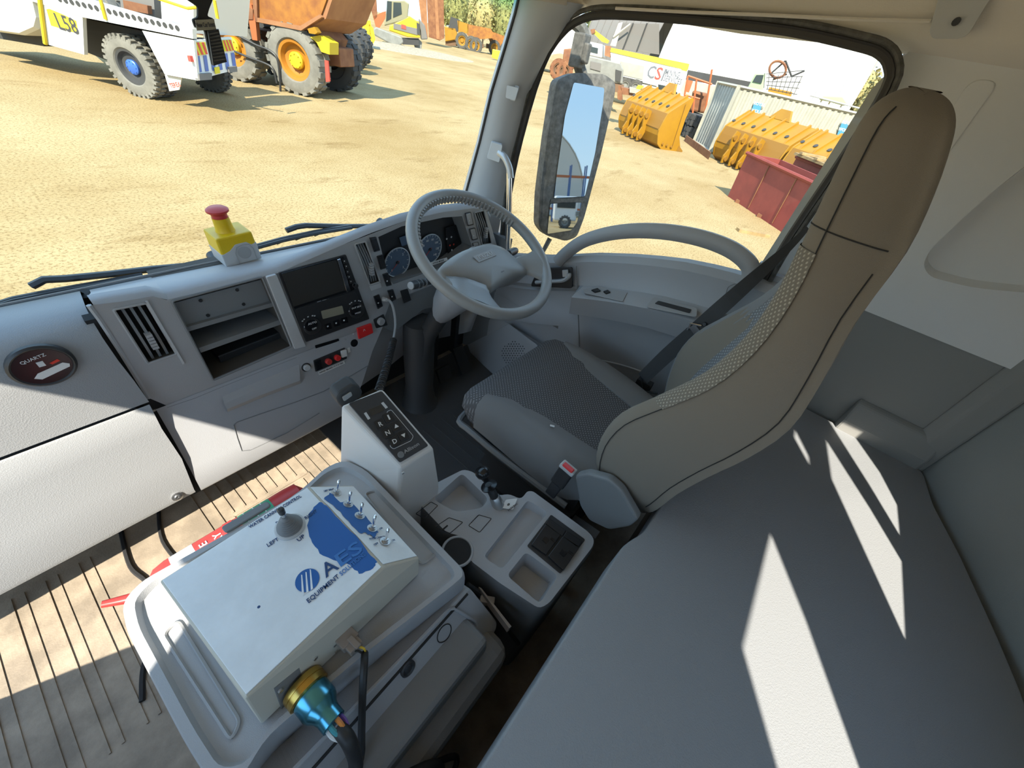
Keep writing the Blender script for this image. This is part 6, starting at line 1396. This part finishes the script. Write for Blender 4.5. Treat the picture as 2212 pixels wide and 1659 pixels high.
mk('lower_arm', tube([ML(1188,515,-.03), ML(1172,545,-.03), V3(1.36,1.02,.48)], .012, 8), 'black_worn', mr, smooth=True)
# ------------------------------------------------------------------ wipers on the windscreen
WN = V3(0,-1,-.25).normalized()
def WP(u, v, o=.03): return PL(u, v, V3(0,1.175+o,.67), WN)
def wiper(label, arm, blade, hub):
    w_ = thing('windscreen_wiper', label, 'wiper', WP(*hub))
    mk('wiper_arm', tube([WP(u, v, .045) for u, v in arm], [.008]*(len(arm)-1)+[.006], 6), 'plastic_black', w_, smooth=True)
    b_ = mk('blade_rubber', tube([WP(u, v, .012) for u, v in blade], .005, 6), 'cable_black', w_)
    mk('blade_frame', tube([WP(u, v-4, .03) for u, v in blade], .006, 6), 'plastic_black', w_)
    for k in range(4):
        t = .2+.2*k; i0 = blade[0]; i1 = blade[-1]; u = i0[0]+(i1[0]-i0[0])*t; v = i0[1]+(i1[1]-i0[1])*t; mk('blade_bridge', tube([WP(u, v-2, .034), WP(u+14, v-8, .04)], .006, 5), 'plastic_black', w_)
    mk('wiper_pivot', lathe([(.018,0),(.014,.03)], WP(*hub, .02), (0,1,.3), 12), 'plastic_black', w_)
wiper('long black windscreen wiper in front of the passenger side dash', [(68,618),(95,604),(140,602),(240,592),(330,581),(470,566)], [(-40,672),(30,650),(120,632),(200,618),(308,598)], (470,566))
wiper('black windscreen wiper behind the emergency stop button', [(618,498),(640,490),(660,487),(740,489),(830,487)], [(556,535),(610,520),(680,505),(760,492)], (830,489))

# ------------------------------------------------------------------ yard behind the truck, seen in the mirror
vault('rear_dome_shelter', 'pale dome shelter behind the truck seen in the mirror', 1.0, -46, -66, 7.0, 1.0, 'canvas_white', (-46.02,'canvas_white'))
rk2 = thing('pallet_rack', 'blue and orange pallet racking behind the truck seen in the mirror', 'rack', (5,-32,GZ))
mat('rack_blue', (.06,.13,.30), .5)
for k in range(5):
    x = 2.6+k*1.2
    for y in (-32,-33): mk('rack_upright', box((x,y,GZ+2.1), (.1,.1,4.2)), 'rack_blue', rk2)
    mk('rack_brace', tube([V3(x,-32,GZ+.6), V3(x,-33,GZ+2.0)], .03, 4), 'rack_blue', rk2)
for z in (1.0, 3.4):
    for y in (-32,-33): mk('rack_beam', box((5,y,GZ+z), (4.9,.06,.14)), 'orange_frame', rk2)
yt = thing('flatbed_truck', 'pale truck parked behind, seen low in the mirror', 'truck', (4.6,-26,GZ))
mk('cab', box((4.2,-26,GZ+1.2), (1.5,1.6,1.5)), 'truck_white', yt, bevel=.12); mk('tray', box((6.2,-26,GZ+.95), (2.6,1.7,.25)), 'grey_machine', yt); mk('windscreen', box((4.2,-25.18,GZ+1.5), (1.2,.04,.5)), 'glass_dark', yt)
for x in (4.2,6.6): wheel(yt, (x,-25.3,GZ+.4), (0,1,0), .4, .25, 'tyre', 'grey_machine', 'grey_machine', 14)
